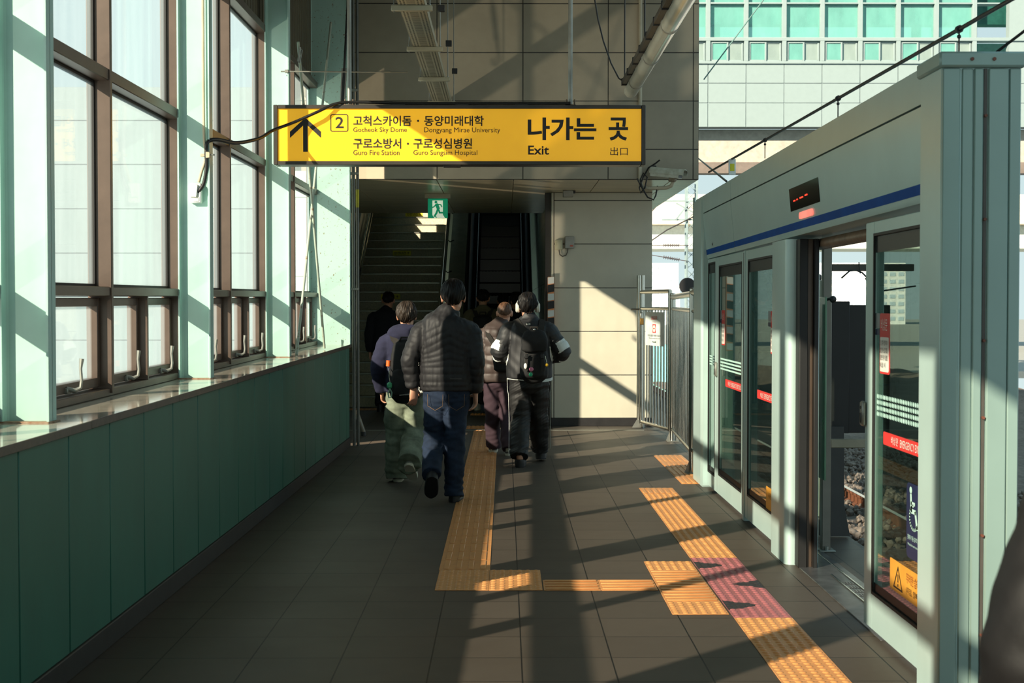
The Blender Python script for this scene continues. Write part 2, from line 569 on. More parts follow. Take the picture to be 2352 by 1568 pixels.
# windows: one per bay
GX = WX - 0.43            # glass plane
FX0, FX1 = WX - 0.46, WX - 0.342
def window(n, ya, yb, ym, clear=True):
    r = root_struct('window_%d' % n, (GX, (ya + yb) / 2, 1.1))
    LW.append(r)
    a, b = ya + 0.04, yb + 0.04
    zt = 4.03
    mb = MB()
    mb.box(FX0, FX1, a, a + 0.035, 1.085, zt, 0.003)
    mb.box(FX0, FX1, b - 0.045, b, 1.085, zt, 0.003)
    mb.box(FX0, FX1, a + .035, b - .045, 1.085, 1.125, 0.003)
    mb.box(FX0, FX1 + 0.01, a + .035, b - .045, 3.955, 4.02, 0.003)
    mb.map(tz)
    mb.build('window_frame', M_bronze, r)
    mb = MB()
    mb.box(FX0, FX1 + 0.012, ym - 0.02, ym + 0.02, 1.10, 3.956, 0.003)
    mb.map(tz)
    mb.build('mullion', M_bronze, r)
    for z0, z1 in ((1.625, 1.675), (2.785, 2.85)):
        mb = MB()
        for p, q in ((a + .035, ym - .02), (ym + .02, b - .045)):
            mb.box(FX0, FX1 + 0.004, p, q, z0, z1, 0.004)
        mb.map(tz)
        mb.build('transom', M_bronze, r)
    # fixed panes
    for (p, q) in ((a + .035, ym - .02), (ym + .02, b - .045)):
        for z0, z1 in ((1.675, 2.785), (2.85, 3.955)):
            mb = MB()
            mb.frame('X', GX - .02, GX + .016, p, q, z0, z1, 0.016, b=0.002)
            mb.map(tz)
            g = mb.build('glazing_bead', M_gasket, r)
            mb = MB()
            mb.box(GX - .003, GX + .003, p + .012, q - .012, z0 + .012, z1 - .012)
            mb.map(tz)
            mb.build('pane', G_win, g, smooth=0)
    # opening sashes below
    ys_ = ym + 0.02 + (b - .045 - ym - .02) * 0.49
    for (p, q) in ((a + .035, ym - .02), (ym + .02, ys_ - .012), (ys_ + .012, b - .045)):
        mb = MB()
        mb.frame('X', GX - .025, GX + .035, p + .004, q - .004, 1.135, 1.615, 0.042, 0.042, 0.05, 0.045, b=0.003)
        mb.map(tz)
        s = mb.build('sash', M_bronze, r)
        mb = MB()
        mb.box(GX - .003, GX + .003, p + .04, q - .04, 1.18, 1.575)
        mb.map(tz)
        mb.build('pane', G_win, s, smooth=0)
        yc = p + (q - p) * 0.62
        mb = MB()
        mb.tube([(GX + .035, yc, 1.158), (GX + .075, yc + .01, 1.150), (GX + .10, yc + .02, 1.165), (GX + .105, yc + .02, 1.20), (GX + .10, yc + .022, 1.26), (GX + .105, yc + .025, 1.31)], [.014, .012, .009, .008, .008, .012], 8)
        mb.box(GX + .03, GX + .05, yc - .03, yc + .03, 1.135, 1.165, .003)
        mb.map(tz)
        mb.build('latch_handle', M_galv, s)
    mb = MB()
    mb.box(FX0, FX1, ys_ - .012, ys_ + .012, 1.125, 1.625, 0.002)
    mb.map(tz)
    mb.build('mullion', M_bronze, r)
    # corrugated sheet above
    mb = MB()
    y = a
    pts = []
    while y < b:
        pts += [(y, 0), (y + .05, 0), (y + .06, .03), (y + .11, .03)]
        y += 0.12
    pts = [p for p in pts if p[0] <= b - .001] + [(b, 0)]
    n = len(pts)
    v = [(GX + p[1], p[0], z) for z in (4.02, 5.5) for p in pts] + [(GX + p[1] - .01, p[0], z) for z in (4.02, 5.5) for p in pts]
    mb.add(v, [(i, i + 1, n + i + 1, n + i) for i in range(n - 1)] + [(2 * n + i, 2 * n + i + 1, 3 * n + i + 1, 3 * n + i) for i in range(n - 1)])
    mb.build('corrugated_panel', M_corr, r, smooth=20)
bays = CY + [ye]
for i in range(6):
    window(i + 1, bays[i], bays[i + 1], bays[i] + (1.62 if i != 5 else 1.56))
# brace rods crossing in the last bay
def rod(name, label, p, q, m, extra=None):
    t = thing(name, label, 'rod', p)
    mb = MB()
    mb.cyl(p, q, 0.0125, 10)
    mb.build('bar', m, t)
    if extra:
        for e in extra:
            mb = MB()
            mb.tube(e, 0.009, 8)
            mb.build('turnbuckle', M_galv, t)
    LW.append(t)
    return t
M_rod = mat('painted_rod', (176, 188, 172), 0.45, col2=(140, 104, 72), vscale=22, c2amt=0.36)
A0, A1 = Vector((WX - .10, 12.70, 1.125)), Vector((WX - .10, 15.1, 4.55))
B0, B1 = Vector((WX - .07, 14.30, 1.14)), Vector((WX - .07, 12.66, 3.90))
rod('brace_rod', 'slender pale brace rod leaning right from the sill in the last window', A0, A1, M_rod,
    [[A0.lerp(A1, .36) + Vector((0, .02, .03)), A0.lerp(A1, .36) + Vector((.02, -.05, .06))]])
rod('brace_rod', 'slender pale brace rod leaning left from the sill in the last window', B0, B1, M_rod,
    [[B0.lerp(B1, .98) + Vector((0, .03, -.12)), B0.lerp(B1, .98) + Vector((0.02, .05, 0)), B0.lerp(B1, .98) + Vector((0.02, -.05, 0)), B0.lerp(B1, .98) + Vector((0, -.03, -.12))]])
p0 = Vector((WX + .03, 14.9, 3.42)); p1 = Vector((WX + .10, 15.2, 5.4))
t = rod('tie_rod', 'dark hanging tie rod with hook and turnbuckle against the shaded end column', p0, p1, M_dark,
    [[p0.lerp(p1, .5) + Vector((-.03, 0, 0)), p0.lerp(p1, .5) + Vector((.04, 0, .02)), p0.lerp(p1, .5) + Vector((.05, 0, .08))],
     [p0.lerp(p1, .1) + Vector((-.02, 0, 0)), p0.lerp(p1, .32) + Vector((-.02, 0, 0))], [p0.lerp(p1, .1) + Vector((.02, 0, 0)), p0.lerp(p1, .32) + Vector((.02, 0, 0))]])
mb = MB()
mb.tube([p0 + Vector((0, 0, .02)), p0 + Vector((.01, 0, -.06)), p0 + Vector((-.03, 0, -.11)), p0 + Vector((-.07, 0, -.08)), p0 + Vector((-.06, 0, -.03))], 0.013, 8)
mb.build('hook', M_rod, t)
# thin pipes on the end of the wall
t = thing('thin_pipe', 'pair of thin vertical pipes clamped to the end column beside the stairs', 'pipe', (WX + .05, 15.86, 0))
for k, (dx, dy, r) in enumerate(((.045, .02, .018), (.085, .06, .017))):
    mb = MB()
    mb.cyl((WX + dx, 15.84 + dy, 0.0), (WX + dx, 15.84 + dy, 5.4), r, 12)
    mb.build('pipe', mat('grey_pipe', (104, 104, 98), 0.35, metal=0.4), t)
for z in (1.75, 3.03, 3.95):
    mb = MB()
    mb.box(WX - .03, WX + .11, 15.80, 15.835, z - .014, z + .014, .003)
    mb.cyl((WX - .05, 15.80, z), (WX - .03, 15.80, z), .012, 8)
    mb.build('clamp', M_galv, t)
mb = MB()
mb.cyl((WX + .085, 15.90, 2.66), (WX + .085, 15.90, 2.86), .0185, 12)
mb.build('yellow_label', mat('label_yellow', (200, 190, 40), .5), t)
LW.append(t)
# conduit, junction box on the second visible column
yc = 9.35
jb = thing('junction_box', 'white wall switch box with broken cover on the mint column', 'electrical box', (WX - .22, yc - .01, 2.27)); LW.append(jb)
mb = MB(); mb.box(WX - .262, WX - .187, yc - .045, yc - .004, 2.235, 2.365, .006); mb.build('back_box', M_white, jb)
mb = MB(); mb.obox((WX - .235, yc - .055, 2.315), .052, .012, .085, Matrix.Rotation(.12, 3, 'Y'), .004); mb.build('cover_flap', M_white, jb)
mb = MB(); mb.box(WX - .24, WX - .20, yc - .049, yc - .044, 2.245, 2.275, .002); mb.build('socket', mat('ivory', (214, 214, 200), .5), jb)
def ribbed(name, label, pts, r, m, cat='cable conduit', pitch=0.011):
    """corrugated flexible conduit along a smooth path"""
    P = [Vector(p) for p in pts]
    path = []
    for i in range(len(P) - 1):
        a, b, c_, d = P[max(i - 1, 0)], P[i], P[i + 1], P[min(i + 2, len(P) - 1)]
        for k in range(40):
            u = k / 40
            path.append(0.5 * ((2 * b) + (c_ - a) * u + (2 * a - 5 * b + 4 * c_ - d) * u * u + (3 * b - a - 3 * c_ + d) * u ** 3))
    path.append(P[-1])
    L = [0]
    for i in range(1, len(path)): L.append(L[-1] + (path[i] - path[i - 1]).length)
    n = int(L[-1] / pitch * 2)
    out, rs, j = [], [], 0
    for i in range(n + 1):
        s_ = L[-1] * i / n
        while j < len(L) - 2 and L[j + 1] < s_: j += 1
        u = (s_ - L[j]) / max(1e-6, L[j + 1] - L[j])
        out.append(path[j].lerp(path[j + 1], u)); rs.append(r if i % 2 else r * 0.8)
    mb = MB()
    mb.tube(out, rs, 9)
    o = mb.build(name, m, smooth=60)
    return tag(o, label, cat)
M_cond = mat('beige_conduit', (188, 176, 150), 0.5)
M_bcond = mat('black_conduit', (34, 33, 32), 0.4)
LW.append(ribbed('flexible_conduit', 'beige corrugated conduit running down the mint column to the white box',
       [(WX - .172, yc - .03, 5.4), (WX - .172, yc - .03, 3.6), (WX - .170, yc - .03, 2.75), (WX - .160, yc - .032, 2.58), (WX - .158, yc - .035, 2.53), (WX - .185, yc - .035, 2.44), (WX - .205, yc - .032, 2.37)], .0105, M_cond))
cl = thing('pipe_clamp', 'small beige pipe clamp screwed to the flange of the mint column', 'clamp', (WX - .13, yc - .05, 2.54)); LW.append(cl)
mb = MB(); mb.box(WX - .15, WX - .122, yc - .075, yc - .045, 2.525, 2.565, .004); mb.build('jaw', M_cond, cl)
mb = MB(); mb.box(WX - .19, WX - .15, yc - .052, yc - .044, 2.535, 2.555, .003); mb.build('ear', M_cond, cl)
mb = MB(); mb.cyl((WX - .122, yc - .06, 2.546), (WX - .10, yc - .06, 2.546), .004, 8); mb.ball((WX - .10, yc - .06, 2.546), .007); mb.build('screw', M_galv, cl)

RZ = Matrix.Translation((WX, 15.81, 0)) @ Matrix.Rotation(-0.010, 4, 'Z') @ Matrix.Translation((-WX, -15.81, 0))
for o in LW:
    o.matrix_basis = RZ @ Matrix.Translation(o.location)

mb = MB(); mb.box(-2.22, -2.10, 15.82, 16.62, 3.88, 5.5); mb.box(-2.22, -2.10, 15.82, 16.62, -.1, 1.12)
struct(mb.build('wall_left_end', M_corr))
t = thing('leaning_pipe', 'short dark pipe leaning beside the end of the teal wall', 'pipe', (-1.70, 17.1, 0))
mb = MB(); mb.cyl((-1.80, 17.15, .30), (-1.70, 17.10, .035), .03, 14); mb.build('tube', mat('leaning_pipe_metal', (120, 112, 98), .35, metal=.5), t)
mb = MB(); mb.cyl((-1.705, 17.10, .05), (-1.70, 17.10, 0), .034, 14); mb.build('end_cap', M_dark, t)
# ------------------------------------------------------------------ roof over the platform (above the frame)
mb = MB()
mb.box(-2.35, 2.35, -7, 16.6, 5.5, 5.62)
struct(mb.build('ceiling', mat('roof_deck', (150, 142, 126), .7)))
for k, y in enumerate((-3.4, -.2, 2.95, 6.15, 9.35, 12.55, 15.72)):
    mb = MB()
    mb.box(-2.1, 2.3, y - .06, y + .06, 5.28, 5.5, .004)
    struct(mb.build('trim_%d' % (k + 2), M_mint))

mb = MB()
for k in range(6):
    mb.box(1.74, 1.98, -7 + 1.92 * k, -7 + 1.92 * k + 1.9, 0, 2.5, .01)
struct(mb.build('wall_right_unseen', mat('silver_paint_rear', (150, 172, 166), .38, metal=.15)))  # unseen run of door panels, added to block sky light from the right
# ------------------------------------------------------------------ bulkhead over the stairs, back wall, passage
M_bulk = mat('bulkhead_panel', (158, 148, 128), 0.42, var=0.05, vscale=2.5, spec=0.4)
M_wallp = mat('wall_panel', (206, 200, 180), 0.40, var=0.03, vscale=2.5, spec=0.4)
M_groove = mat('panel_groove', (62, 60, 56), 0.7)
def panels(mb, xs, zs, y, d, gap=0.010):
    for i in range(len(xs) - 1):
        for j in range(len(zs) - 1):
            mb.box(xs[i] + gap / 2, xs[i + 1] - gap / 2, y, y + d, zs[j] + gap / 2, zs[j + 1] - gap / 2, .002)
mb = MB()
mb.cur = 1; mb.box(-2.45, 2.255, 16.606, 16.8, 3.036, 5.62)
mb.cur = 0
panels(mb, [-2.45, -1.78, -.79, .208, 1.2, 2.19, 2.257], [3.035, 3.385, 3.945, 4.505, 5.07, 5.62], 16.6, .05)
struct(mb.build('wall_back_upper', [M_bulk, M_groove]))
mb = MB()
mb.box(2.19, 2.257, 16.65, 24, 3.036, 5.62)
struct(mb.build('wall_back_upper_side', M_bulk))
M_soff = mat('soffit_panel', (216, 200, 168), 0.28, var=0.10, vscale=2.2, spec=0.4, stretch=(1, 4, 1))
mb = MB()
for x0, x1 in ((-2.75, -1.85), (-1.85, -.80), (-.80, .1), (.1, 1.1), (1.1, 1.95), (1.95, 2.257)):
    for y0, y1 in ((16.66, 18.0), (18.0, 19.6), (19.6, 21.2), (21.2, 22.63)):
        mb.box(x0 + .004, x1 - .004, y0 + .004, y1 - .004, 3.035, 3.10, .002)
mb.box(-2.75, 2.257, 16.66, 22.63, 3.06, 3.2)
struct(mb.build('ceiling_passage', M_soff))
mb = MB()
mb.cur = 1; mb.box(.604, 1.91, 18.496, 18.7, .1, 3.035)
mb.cur = 0
zs = [.103, .664, 1.231, 1.797, 2.367, 2.931, 3.035]
panels(mb, [.635, 1.915], zs, 18.49, .05)
panels(mb, [.60, .635], [.103, 3.035], 18.49, .05)
struct(mb.build('wall_back', [M_wallp, M_groove]))
mb = MB(); mb.box(1.86, 1.915, 18.54, 36, 0, 3.035)
struct(mb.build('wall_back_side', M_wallp))
mb = MB(); mb.box(.60, 1.93, 18.478, 18.52, 0, .104, .003)
struct(mb.build('baseboard_back', M_skirt))
M_tile = grid_mat('passage_tile', (178, 196, 184), (84, 92, 86), .6, .9, 0, .1, rough=.3, jw=.01, axes='YZ', var=.05)
mb = MB()
mb.box(.60, .70, 18.54, 36, -.1, 9)
struct(mb.build('wall_passage_right', M_tile))
mb = MB()
mb.box(-2.85, -2.66, 16.3, 26.0, -.1, 9); mb.box(-2.85, -2.66, 27.9, 36, -.1, 9)
mb.box(-2.85, -2.66, 26.0, 27.9, -.1, 3.5); mb.box(-2.85, -2.66, 26.0, 27.9, 4.7, 9)
mb.box(-2.85, -1.95, 16.25, 16.4, -.1, 3.1)
struct(mb.build('wall_passage_left', M_tile))
mb = MB()
mb.box(-2.85, .70, 35.9, 36.1, -.1, 6.2)
struct(mb.build('wall_passage_end', mat('dark_wall', (60, 62, 58), .8)))
mb = MB()
mb.add([(-2.85, 22.63, 3.05), (.7, 22.63, 3.05), (.7, 36, 9.2), (-2.85, 36, 9.2), (-2.85, 22.63, 3.2), (.7, 22.63, 3.2), (.7, 36, 9.35), (-2.85, 36, 9.35)],
       [(0, 1, 2, 3), (4, 7, 6, 5), (0, 4, 5, 1), (1, 5, 6, 2), (2, 6, 7, 3), (3, 7, 4, 0)])
struct(mb.build('ceiling_stairwell', mat('dark_wall', (60, 62, 58), .8)))

# ------------------------------------------------------------------ stairs
R_, T_, YS, NS = .165, .31, 22.0, 34
st = thing('staircase', 'wide granite staircase with metal nosings going up left of the escalator', 'stairs', (-1.87, YS, 0))
mb = MB()
for n in range(NS):
    mb.box(-2.64, -1.13, YS + T_ * n, YS + T_ * (NS + 1), R_ * n, R_ * (n + 1), 0)
mb.build('steps', mat('stair_granite', (184, 180, 156), .55, var=.12, vscale=40), st, smooth=0)
for n in range(NS):
    mb = MB()
    mb.box(-2.60, -1.17, YS + T_ * n - .012, YS + T_ * n + .045, R_ * (n + 1) - .022, R_ * (n + 1) + .004, .003)
    mb.build('nosing_strip', mat('nosing', (158, 160, 150), .3, metal=.7), st)
M_stick = mat('sticker_yellow', (214, 206, 46), .5)
for n, x in ((10, -2.02), (15, -1.93), (20, -1.80)):
    z = R_ * n + .03
    mb = MB(); mb.box(x - .17, x + .17, YS + T_ * n - .004, YS + T_ * n, z, z + .09, .001)
    s = mb.build('step_sticker', M_stick, st)
    lettering('lettering', '안전난간 ↑', (x - .14, YS + T_ * n - .004, z + .02), (1, 0, 0), (0, 0, 1), .28, .05, M_black, s, bold=.01)
# handrails of the stairs
def handrail(label, x, side, ya, yb, h1=.88, h2=.66):
    t = thing('handrail', label, 'handrail', (x, ya, 0))
    sl = R_ / T_
    f = lambda y_, h: Vector((x, y_, (y_ - YS) * sl + h))
    for h in (h1, h2):
        mb = MB()
        mb.tube([f(ya - .25, h - .02) - Vector((0, 0, .55 if h == h2 else .02)), f(ya, h), f(yb, h)], .021, 10)
        mb.build('rail', M_steel, t)
    y_ = ya + .3
    while y_ < yb:
        mb = MB()
        p = f(y_, h2)
        mb.tube([p + Vector((side * .12, 0, -.02)), p + Vector((side * .05, 0, -.05)), p, f(y_, h1)], .010, 8)
        mb.build('bracket', M_dark, t)
        y_ += 1.1
    return t
handrail('steel double handrail on the left wall of the stairs', -2.52, -1, YS + .3, 34)
handrail('steel double handrail between the stairs and the escalator', -1.05, 1, YS + .3, 34, .92, .70)
# stair panel on the left wall (pale stringer)
mb = MB()
sl = R_ / T_
mb.add([(-2.655, YS + 2.6, 2.6 * sl + .25), (-2.655, 35, (35 - YS) * sl + .25), (-2.655, 35, (35 - YS) * sl + 1.2), (-2.655, YS + 2.6, 2.6 * sl + 1.2),
        (-2.60, YS + 2.6, 2.6 * sl + .25), (-2.60, 35, (35 - YS) * sl + .25), (-2.60, 35, (35 - YS) * sl + 1.2), (-2.60, YS + 2.6, 2.6 * sl + 1.2)],
       [(0, 1, 2, 3), (4, 7, 6, 5), (0, 4, 5, 1), (1, 5, 6, 2), (2, 6, 7, 3), (3, 7, 4, 0)])
struct(mb.build('wall_passage_left_panel', mat('stringer_panel', (160, 180, 176), .4)))
# parapet between stairs and escalator
mb = MB()
def slab(mb, x0, x1, ya, yb, lo, hi, s_=sl, y_base=YS):
    f = lambda y_, h: (y_ - y_base) * s_ + h
    mb.add([(x0, ya, max(f(ya, lo), -.05)), (x1, ya, max(f(ya, lo), -.05)), (x1, yb, f(yb, lo)), (x0, yb, f(yb, lo)),
            (x0, ya, f(ya, hi)), (x1, ya, f(ya, hi)), (x1, yb, f(yb, hi)), (x0, yb, f(yb, hi))],
           [(0, 3, 2, 1), (4, 5, 6, 7), (0, 1, 5, 4), (1, 2, 6, 5), (2, 3, 7, 6), (3, 0, 4, 7)])
slab(mb, -.99, -.70, YS + .2, 35.5, -1.2, .55)
struct(mb.build('wall_parapet', mat('parapet_plaster', (178, 178, 150), .8, var=.08)))
# ------------------------------------------------------------------ escalator
es = thing('escalator', 'dark escalator with glossy black balustrades beside the stairs', 'escalator', (-.1, 21.5, 0))
SE, YE = .577, 22.6
M_escblk = mat('escalator_black', (26, 27, 27), .3, var=.1)
for x0, x1 in ((-.68, -.50), (.30, .48)):
    xm = (x0 + x1) / 2
    mb = MB()
    slab(mb, x0, x1, YE, 35.8, -1.0, .35, SE, YE)
    mb.box(x0, x1, 21.3, YE + .02, 0, .33, .01)
    mb.build('skirt', M_escblk, es)
    mb = MB()
    slab(mb, xm - .012, xm + .012, YE, 35.8, .3, .92, SE, YE)
    mb.box(xm - .012, xm + .012, 21.2, YE, .3, .92, 0)
    mb.build('balustrade_panel', mat('balustrade', (52, 66, 64), .25), es)
    mb = MB()
    mb.tube([(xm, 21.3, .36), (xm, 21.0, .45), (xm, 20.92, .66), (xm, 21.0, .88), (xm, 21.3, .97), (xm, YE, .97), (xm, 35.8, (35.8 - YE) * SE + .97)], .036, 10)
    mb.build('handrail_belt', M_black, es)
    mb = MB()
    for q in (x0 + .008, x1 - .008):
        mb.tube([(q, 21.3, .36), (q, YE, .37), (q, 35.8, (35.8 - YE) * SE + .37)], .011, 8)
    mb.build('deck_trim', M_steel, es)
for n in range(24):
    y_ = YE - .2 + n * .40
    z = max(0, (n - .5) * .231)
    mb = MB()
    mb.box(-.47, .28, y_, y_ + .405, z - .20, z + .008, .004)
    if n % 2 == 0:
        for k in range(12):
            mb.box(-.46 + k * .0617, -.435 + k * .0617, y_ - .004, y_ + .4, z - .18, z + .014)
    mb.build('step', M_escblk, es)
mb = MB(); slab(mb, -.5, .3, YE - .3, 35.8, -.9, -.22, SE, YE)
mb.build('truss_cover', M_escblk, es)
mb = MB(); mb.box(-.5, .3, 20.7, YE - .2, 0, .012, .003)
mb.build('comb_plate', mat('comb', (70, 72, 70), .4, metal=.5), es)

# ------------------------------------------------------------------ tactile paving
def tile_base(mb, x0, x1, y0, y1, n=.3, h=.004):
    nx = max(1, round((x1 - x0) / n)); ny = max(1, round((y1 - y0) / n))
    for i in range(nx):
        for j in range(ny):
            mb.box(x0 + (x1 - x0) * i / nx + .001, x0 + (x1 - x0) * (i + 1) / nx - .001, y0 + (y1 - y0) * j / ny + .001, y0 + (y1 - y0) * (j + 1) / ny - .001, .0005, h, .001)
def dome(mb, x, y, r, h, z=.004, n=8):
    rg = []
    for a, k in ((0, 1), (.55, .84), (.85, .55)):
        rg.append([(x + r * k * math.cos(2 * math.pi * i / n), y + r * k * math.sin(2 * math.pi * i / n), z + h * a) for i in range(n)])
    rg.append([(x + r * .15 * math.cos(2 * math.pi * i / n), y + r * .15 * math.sin(2 * math.pi * i / n), z + h) for i in range(n)])
    k = len(mb.v)
    mb.rings(rg, caps=False)
    mb.f.append(tuple(k + 3 * n + i for i in range(n))); mb.mi.append(mb.cur)
def dots(mb, x0, x1, y0, y1, sel=None, p=.05):
    nx = round((x1 - x0) / p); ny = round((y1 - y0) / p)
    for i in range(nx):
        for j in range(ny):
            x, y = x0 + (i + .5) * (x1 - x0) / nx, y0 + (j + .5) * (y1 - y0) / ny
            if sel is None or sel(x, y): dome(mb, x, y, .0165, .0055)
def bars(mb, x0, x1, y0, y1, along='Y', n=4, dash=.3):
    if along == 'Y':
        m = max(1, round((y1 - y0) / dash))
        for i in range(n):
            x = x0 + (i + .5) * (x1 - x0) / n
            for j in range(m):
                a, b = y0 + (y1 - y0) * j / m + .012, y0 + (y1 - y0) * (j + 1) / m - .012
                mb.box(x - .0165, x + .0165, a, b, .003, .0095, .004)
    else:
        m = max(1, round((x1 - x0) / dash))
        for i in range(n):
            y = y0 + (i + .5) * (y1 - y0) / n
            for j in range(m):
                a, b = x0 + (x1 - x0) * j / m + .01, x0 + (x1 - x0) * (j + 1) / m - .01
                mb.box(a, b, y - .0165, y + .0165, .003, .0095, .004)
mb = MB(); tile_base(mb, -.392, -.088, 8.38, 17.80); bars(mb, -.385, -.095, 8.38, 17.80, 'Y', 4)
tag(mb.build('tactile_paving', M_yellow), 'long yellow barred guide strip down the middle of the floor', 'tactile paving', 'yellow tactile paving')
mb = MB(); tile_base(mb, -.388, .208, 7.78, 8.375); dots(mb, -.388, -.09, 7.78, 8.375); dots(mb, -.09, .208, 7.78, 8.375)
tag(mb.build('tactile_paving', M_yellow), 'yellow dotted square at the near end of the long guide strip', 'tactile paving', 'yellow tactile paving')
mb = MB(); tile_base(mb, .213, .843, 7.775, 8.07); bars(mb, .213, .843, 7.775, 8.07, 'X', 4)
tag(mb.build('tactile_paving', M_yellow), 'short yellow cross strip barred toward the platform doors', 'tactile paving', 'yellow tactile paving')
mb = MB(); tile_base(mb, .847, 1.137, 7.165, 8.655)
dots(mb, .847, 1.137, 8.36, 8.655); bars(mb, .847, 1.137, 7.47, 8.35, 'X', 12, .29); dots(mb, .847, 1.137, 7.165, 7.465)
tag(mb.build('tactile_paving', M_yellow), 'yellow patch with dots at both ends beside the pink strip', 'tactile paving', 'yellow tactile paving')
mb = MB(); tile_base(mb, 1.146, 1.440, 8.78, 12.16); dots(mb, 1.146, 1.440, 8.78, 11.75); bars(mb, 1.146, 1.440, 11.78, 12.14, 'Y', 6, .36)
tag(mb.build('tactile_paving', M_yellow), 'yellow dotted edge strip running from the pink section toward the fence', 'tactile paving', 'yellow tactile paving')
mb = MB(); tile_base(mb, 1.146, 1.440, 2.0, 7.08); dots(mb, 1.146, 1.440, 4.9, 7.08)
tag(mb.build('tactile_paving', M_yellow), 'yellow dotted edge strip in the near right of the photo', 'tactile paving', 'yellow tactile paving')
arrows = [(8.50, -1), (7.92, 1), (7.36, -1)]
def in_arrow(x, y):
    u = (x - 1.146) / .294
    for yc_, s_ in arrows:
        d = (1 - u / .62) if s_ < 0 else ((u - .42) / .58)
        if d > 0 and abs(y - yc_ - .02) < .115 * d: return True
    return False
mb = MB()
mb.cur = 0
tile_base(mb, 1.146, 1.440, 7.09, 8.775)
dots(mb, 1.146, 1.440, 7.09, 8.775, lambda x, y: not in_arrow(x, y))
mb.cur = 1
dots(mb, 1.146, 1.440, 7.09, 8.775, in_arrow)
for yc_, s_ in arrows:
    pts = [(1.148, yc_ - .10), (1.148 + .19, yc_ + .02), (1.148, yc_ + .14)] if s_ < 0 else [(1.438, yc_ - .10), (1.438 - .17, yc_ + .02), (1.438, yc_ + .14)]
    mb.add([(p[0], p[1], .0046) for p in pts], [(0, 1, 2)])
tag(mb.build('tactile_paving', [M_pink, M_tblack]), 'pink dotted section with black arrowheads in the edge strip', 'tactile paving')
mb = MB(); tile_base(mb, 1.55, 1.85, 12.45, 14.82); bars(mb, 1.55, 1.85, 12.45, 14.82, 'Y', 6, .6)
tag(mb.build('tactile_paving', M_yellow), 'yellow barred strip under the steel fence', 'tactile paving', 'yellow tactile paving')
mb = MB(); tile_base(mb, -.78, -.10, 18.05, 18.45); bars(mb, -.78, -.10, 18.05, 18.45, 'Y', 12, .4)
tag(mb.build('tactile_paving', M_yellow), 'yellow barred band across the passage before the escalator', 'tactile paving', 'yellow tactile paving')
mb = MB(); tile_base(mb, -.5, .2, 20.3, 20.62); dots(mb, -.5, .2, 20.3, 20.62)
tag(mb.build('tactile_paving', M_yellow), 'shaded yellow dotted band at the foot of the escalator', 'tactile paving', 'yellow tactile paving')
mb = MB(); tile_base(mb, -2.5, -1.2, 21.3, 21.65); dots(mb, -2.5, -1.2, 21.3, 21.65)
tag(mb.build('tactile_paving', M_yellow), 'shaded yellow dotted band at the foot of the stairs', 'tactile paving', 'yellow tactile paving')
# ------------------------------------------------------------------ big yellow exit sign
M_ink = mat('sign_ink', (32, 28, 24), 0.5)
M_signy = mat('sign_yellow', (252, 184, 34), 0.35, var=0.02, emit=0.32)
M_signf = mat('sign_frame', (66, 60, 54), 0.4, metal=0.3)
SX, SZ, SK = -1.864, 3.180, 0.003505          # sign-local grid: u right, v down
SYF = 11.5
sg = thing('exit_sign', 'long yellow exit sign with an up arrow and Korean destinations hanging over the walkway', 'sign', (-.365, SYF + .09, 2.94))
U = lambda u: SX + u * SK
V = lambda v: SZ - v * SK
mb = MB()
mb.frame('Y', SYF - .012, SYF + .17, U(0), U(855), V(137), V(0), .034, .034, .030, .030, .004)
mb.build('housing_frame', M_signf, sg)
mb = MB(); mb.box(U(8), U(847), SYF + .004, SYF + .165, V(130), V(7), 0)
face = mb.build('face_panel', M_signy, sg, smooth=0)
mb = MB()
mb.prism([(695.7, 347), (706.4, 347), (706.4, 287), (737, 315.5), (737, 301), (701, 269), (665.5, 301), (665.5, 315.5), (695.7, 287)], (U(-628), SYF + .003, V(-240)), (SK, 0, 0), (0, 0, -SK), (0, .002, 0))
mb.build('arrow', M_ink, face, smooth=0)
mb = MB()
def rrect(x0, y0, x1, y1, r, n=5):
    out = []
    for cx, cy, a0 in ((x1 - r, y1 - r, 0), (x0 + r, y1 - r, 90), (x0 + r, y0 + r, 180), (x1 - r, y0 + r, 270)):
        for k in range(n + 1):
            a = math.radians(a0 + 90 * k / n)
            out.append((cx + r * math.cos(a), cy + r * math.sin(a)))
    return out
def ring2d(mb, outer, inner, fn):
    n = len(outer)
    mb.add([fn(*p) for p in outer] + [fn(*p) for p in inner], [(i, (i + 1) % n, n + (i + 1) % n, n + i) for i in range(n)])
ring2d(mb, rrect(130.5, 21, 171.5, 61, 4.5), rrect(132.3, 22.8, 169.7, 59.2, 3.2), lambda u, v: (U(u), SYF + .002, V(v)))
mb.build('number_box', M_ink, face, smooth=0)
for s_, x0, y0, x1, y1, bd in (('2', 770, 267, 789, 293, .012),
        ('고척스카이돔', 811, 264, 945, 288, .018), ('·', 957.5, 273.5, 962.5, 278.5, .03), ('동양미래대학', 974, 264, 1111, 288, .018),
        ('Gocheok Sky Dome', 811, 291, 934, 305, .0), ('Dongyang Mirae University', 974, 291, 1149, 306, .0),
        ('구로소방서', 811, 316, 921, 340, .018), ('·', 934, 326, 939, 331, .03), ('구로성심병원', 949, 316, 1084, 340, .018),
        ('Guro Fire Station', 811, 343, 917, 354.5, .0), ('Guro Sungsim Hospital', 949, 343, 1096, 357.5, .0),
        ('나가는', 1212, 268, 1370, 320, .028), ('곳', 1398, 268, 1443, 321, .028), ('Exit', 1213, 332.5, 1261, 353.5, .018), ('出口', 1402, 336, 1442, 355, .0)):
    lettering('lettering', s_, (U(x0 - 628), SYF + .004, V(y1 - 240)), (1, 0, 0), (0, 0, 1), (x1 - x0) * SK, (y1 - y0) * SK, M_ink, face, bold=bd)
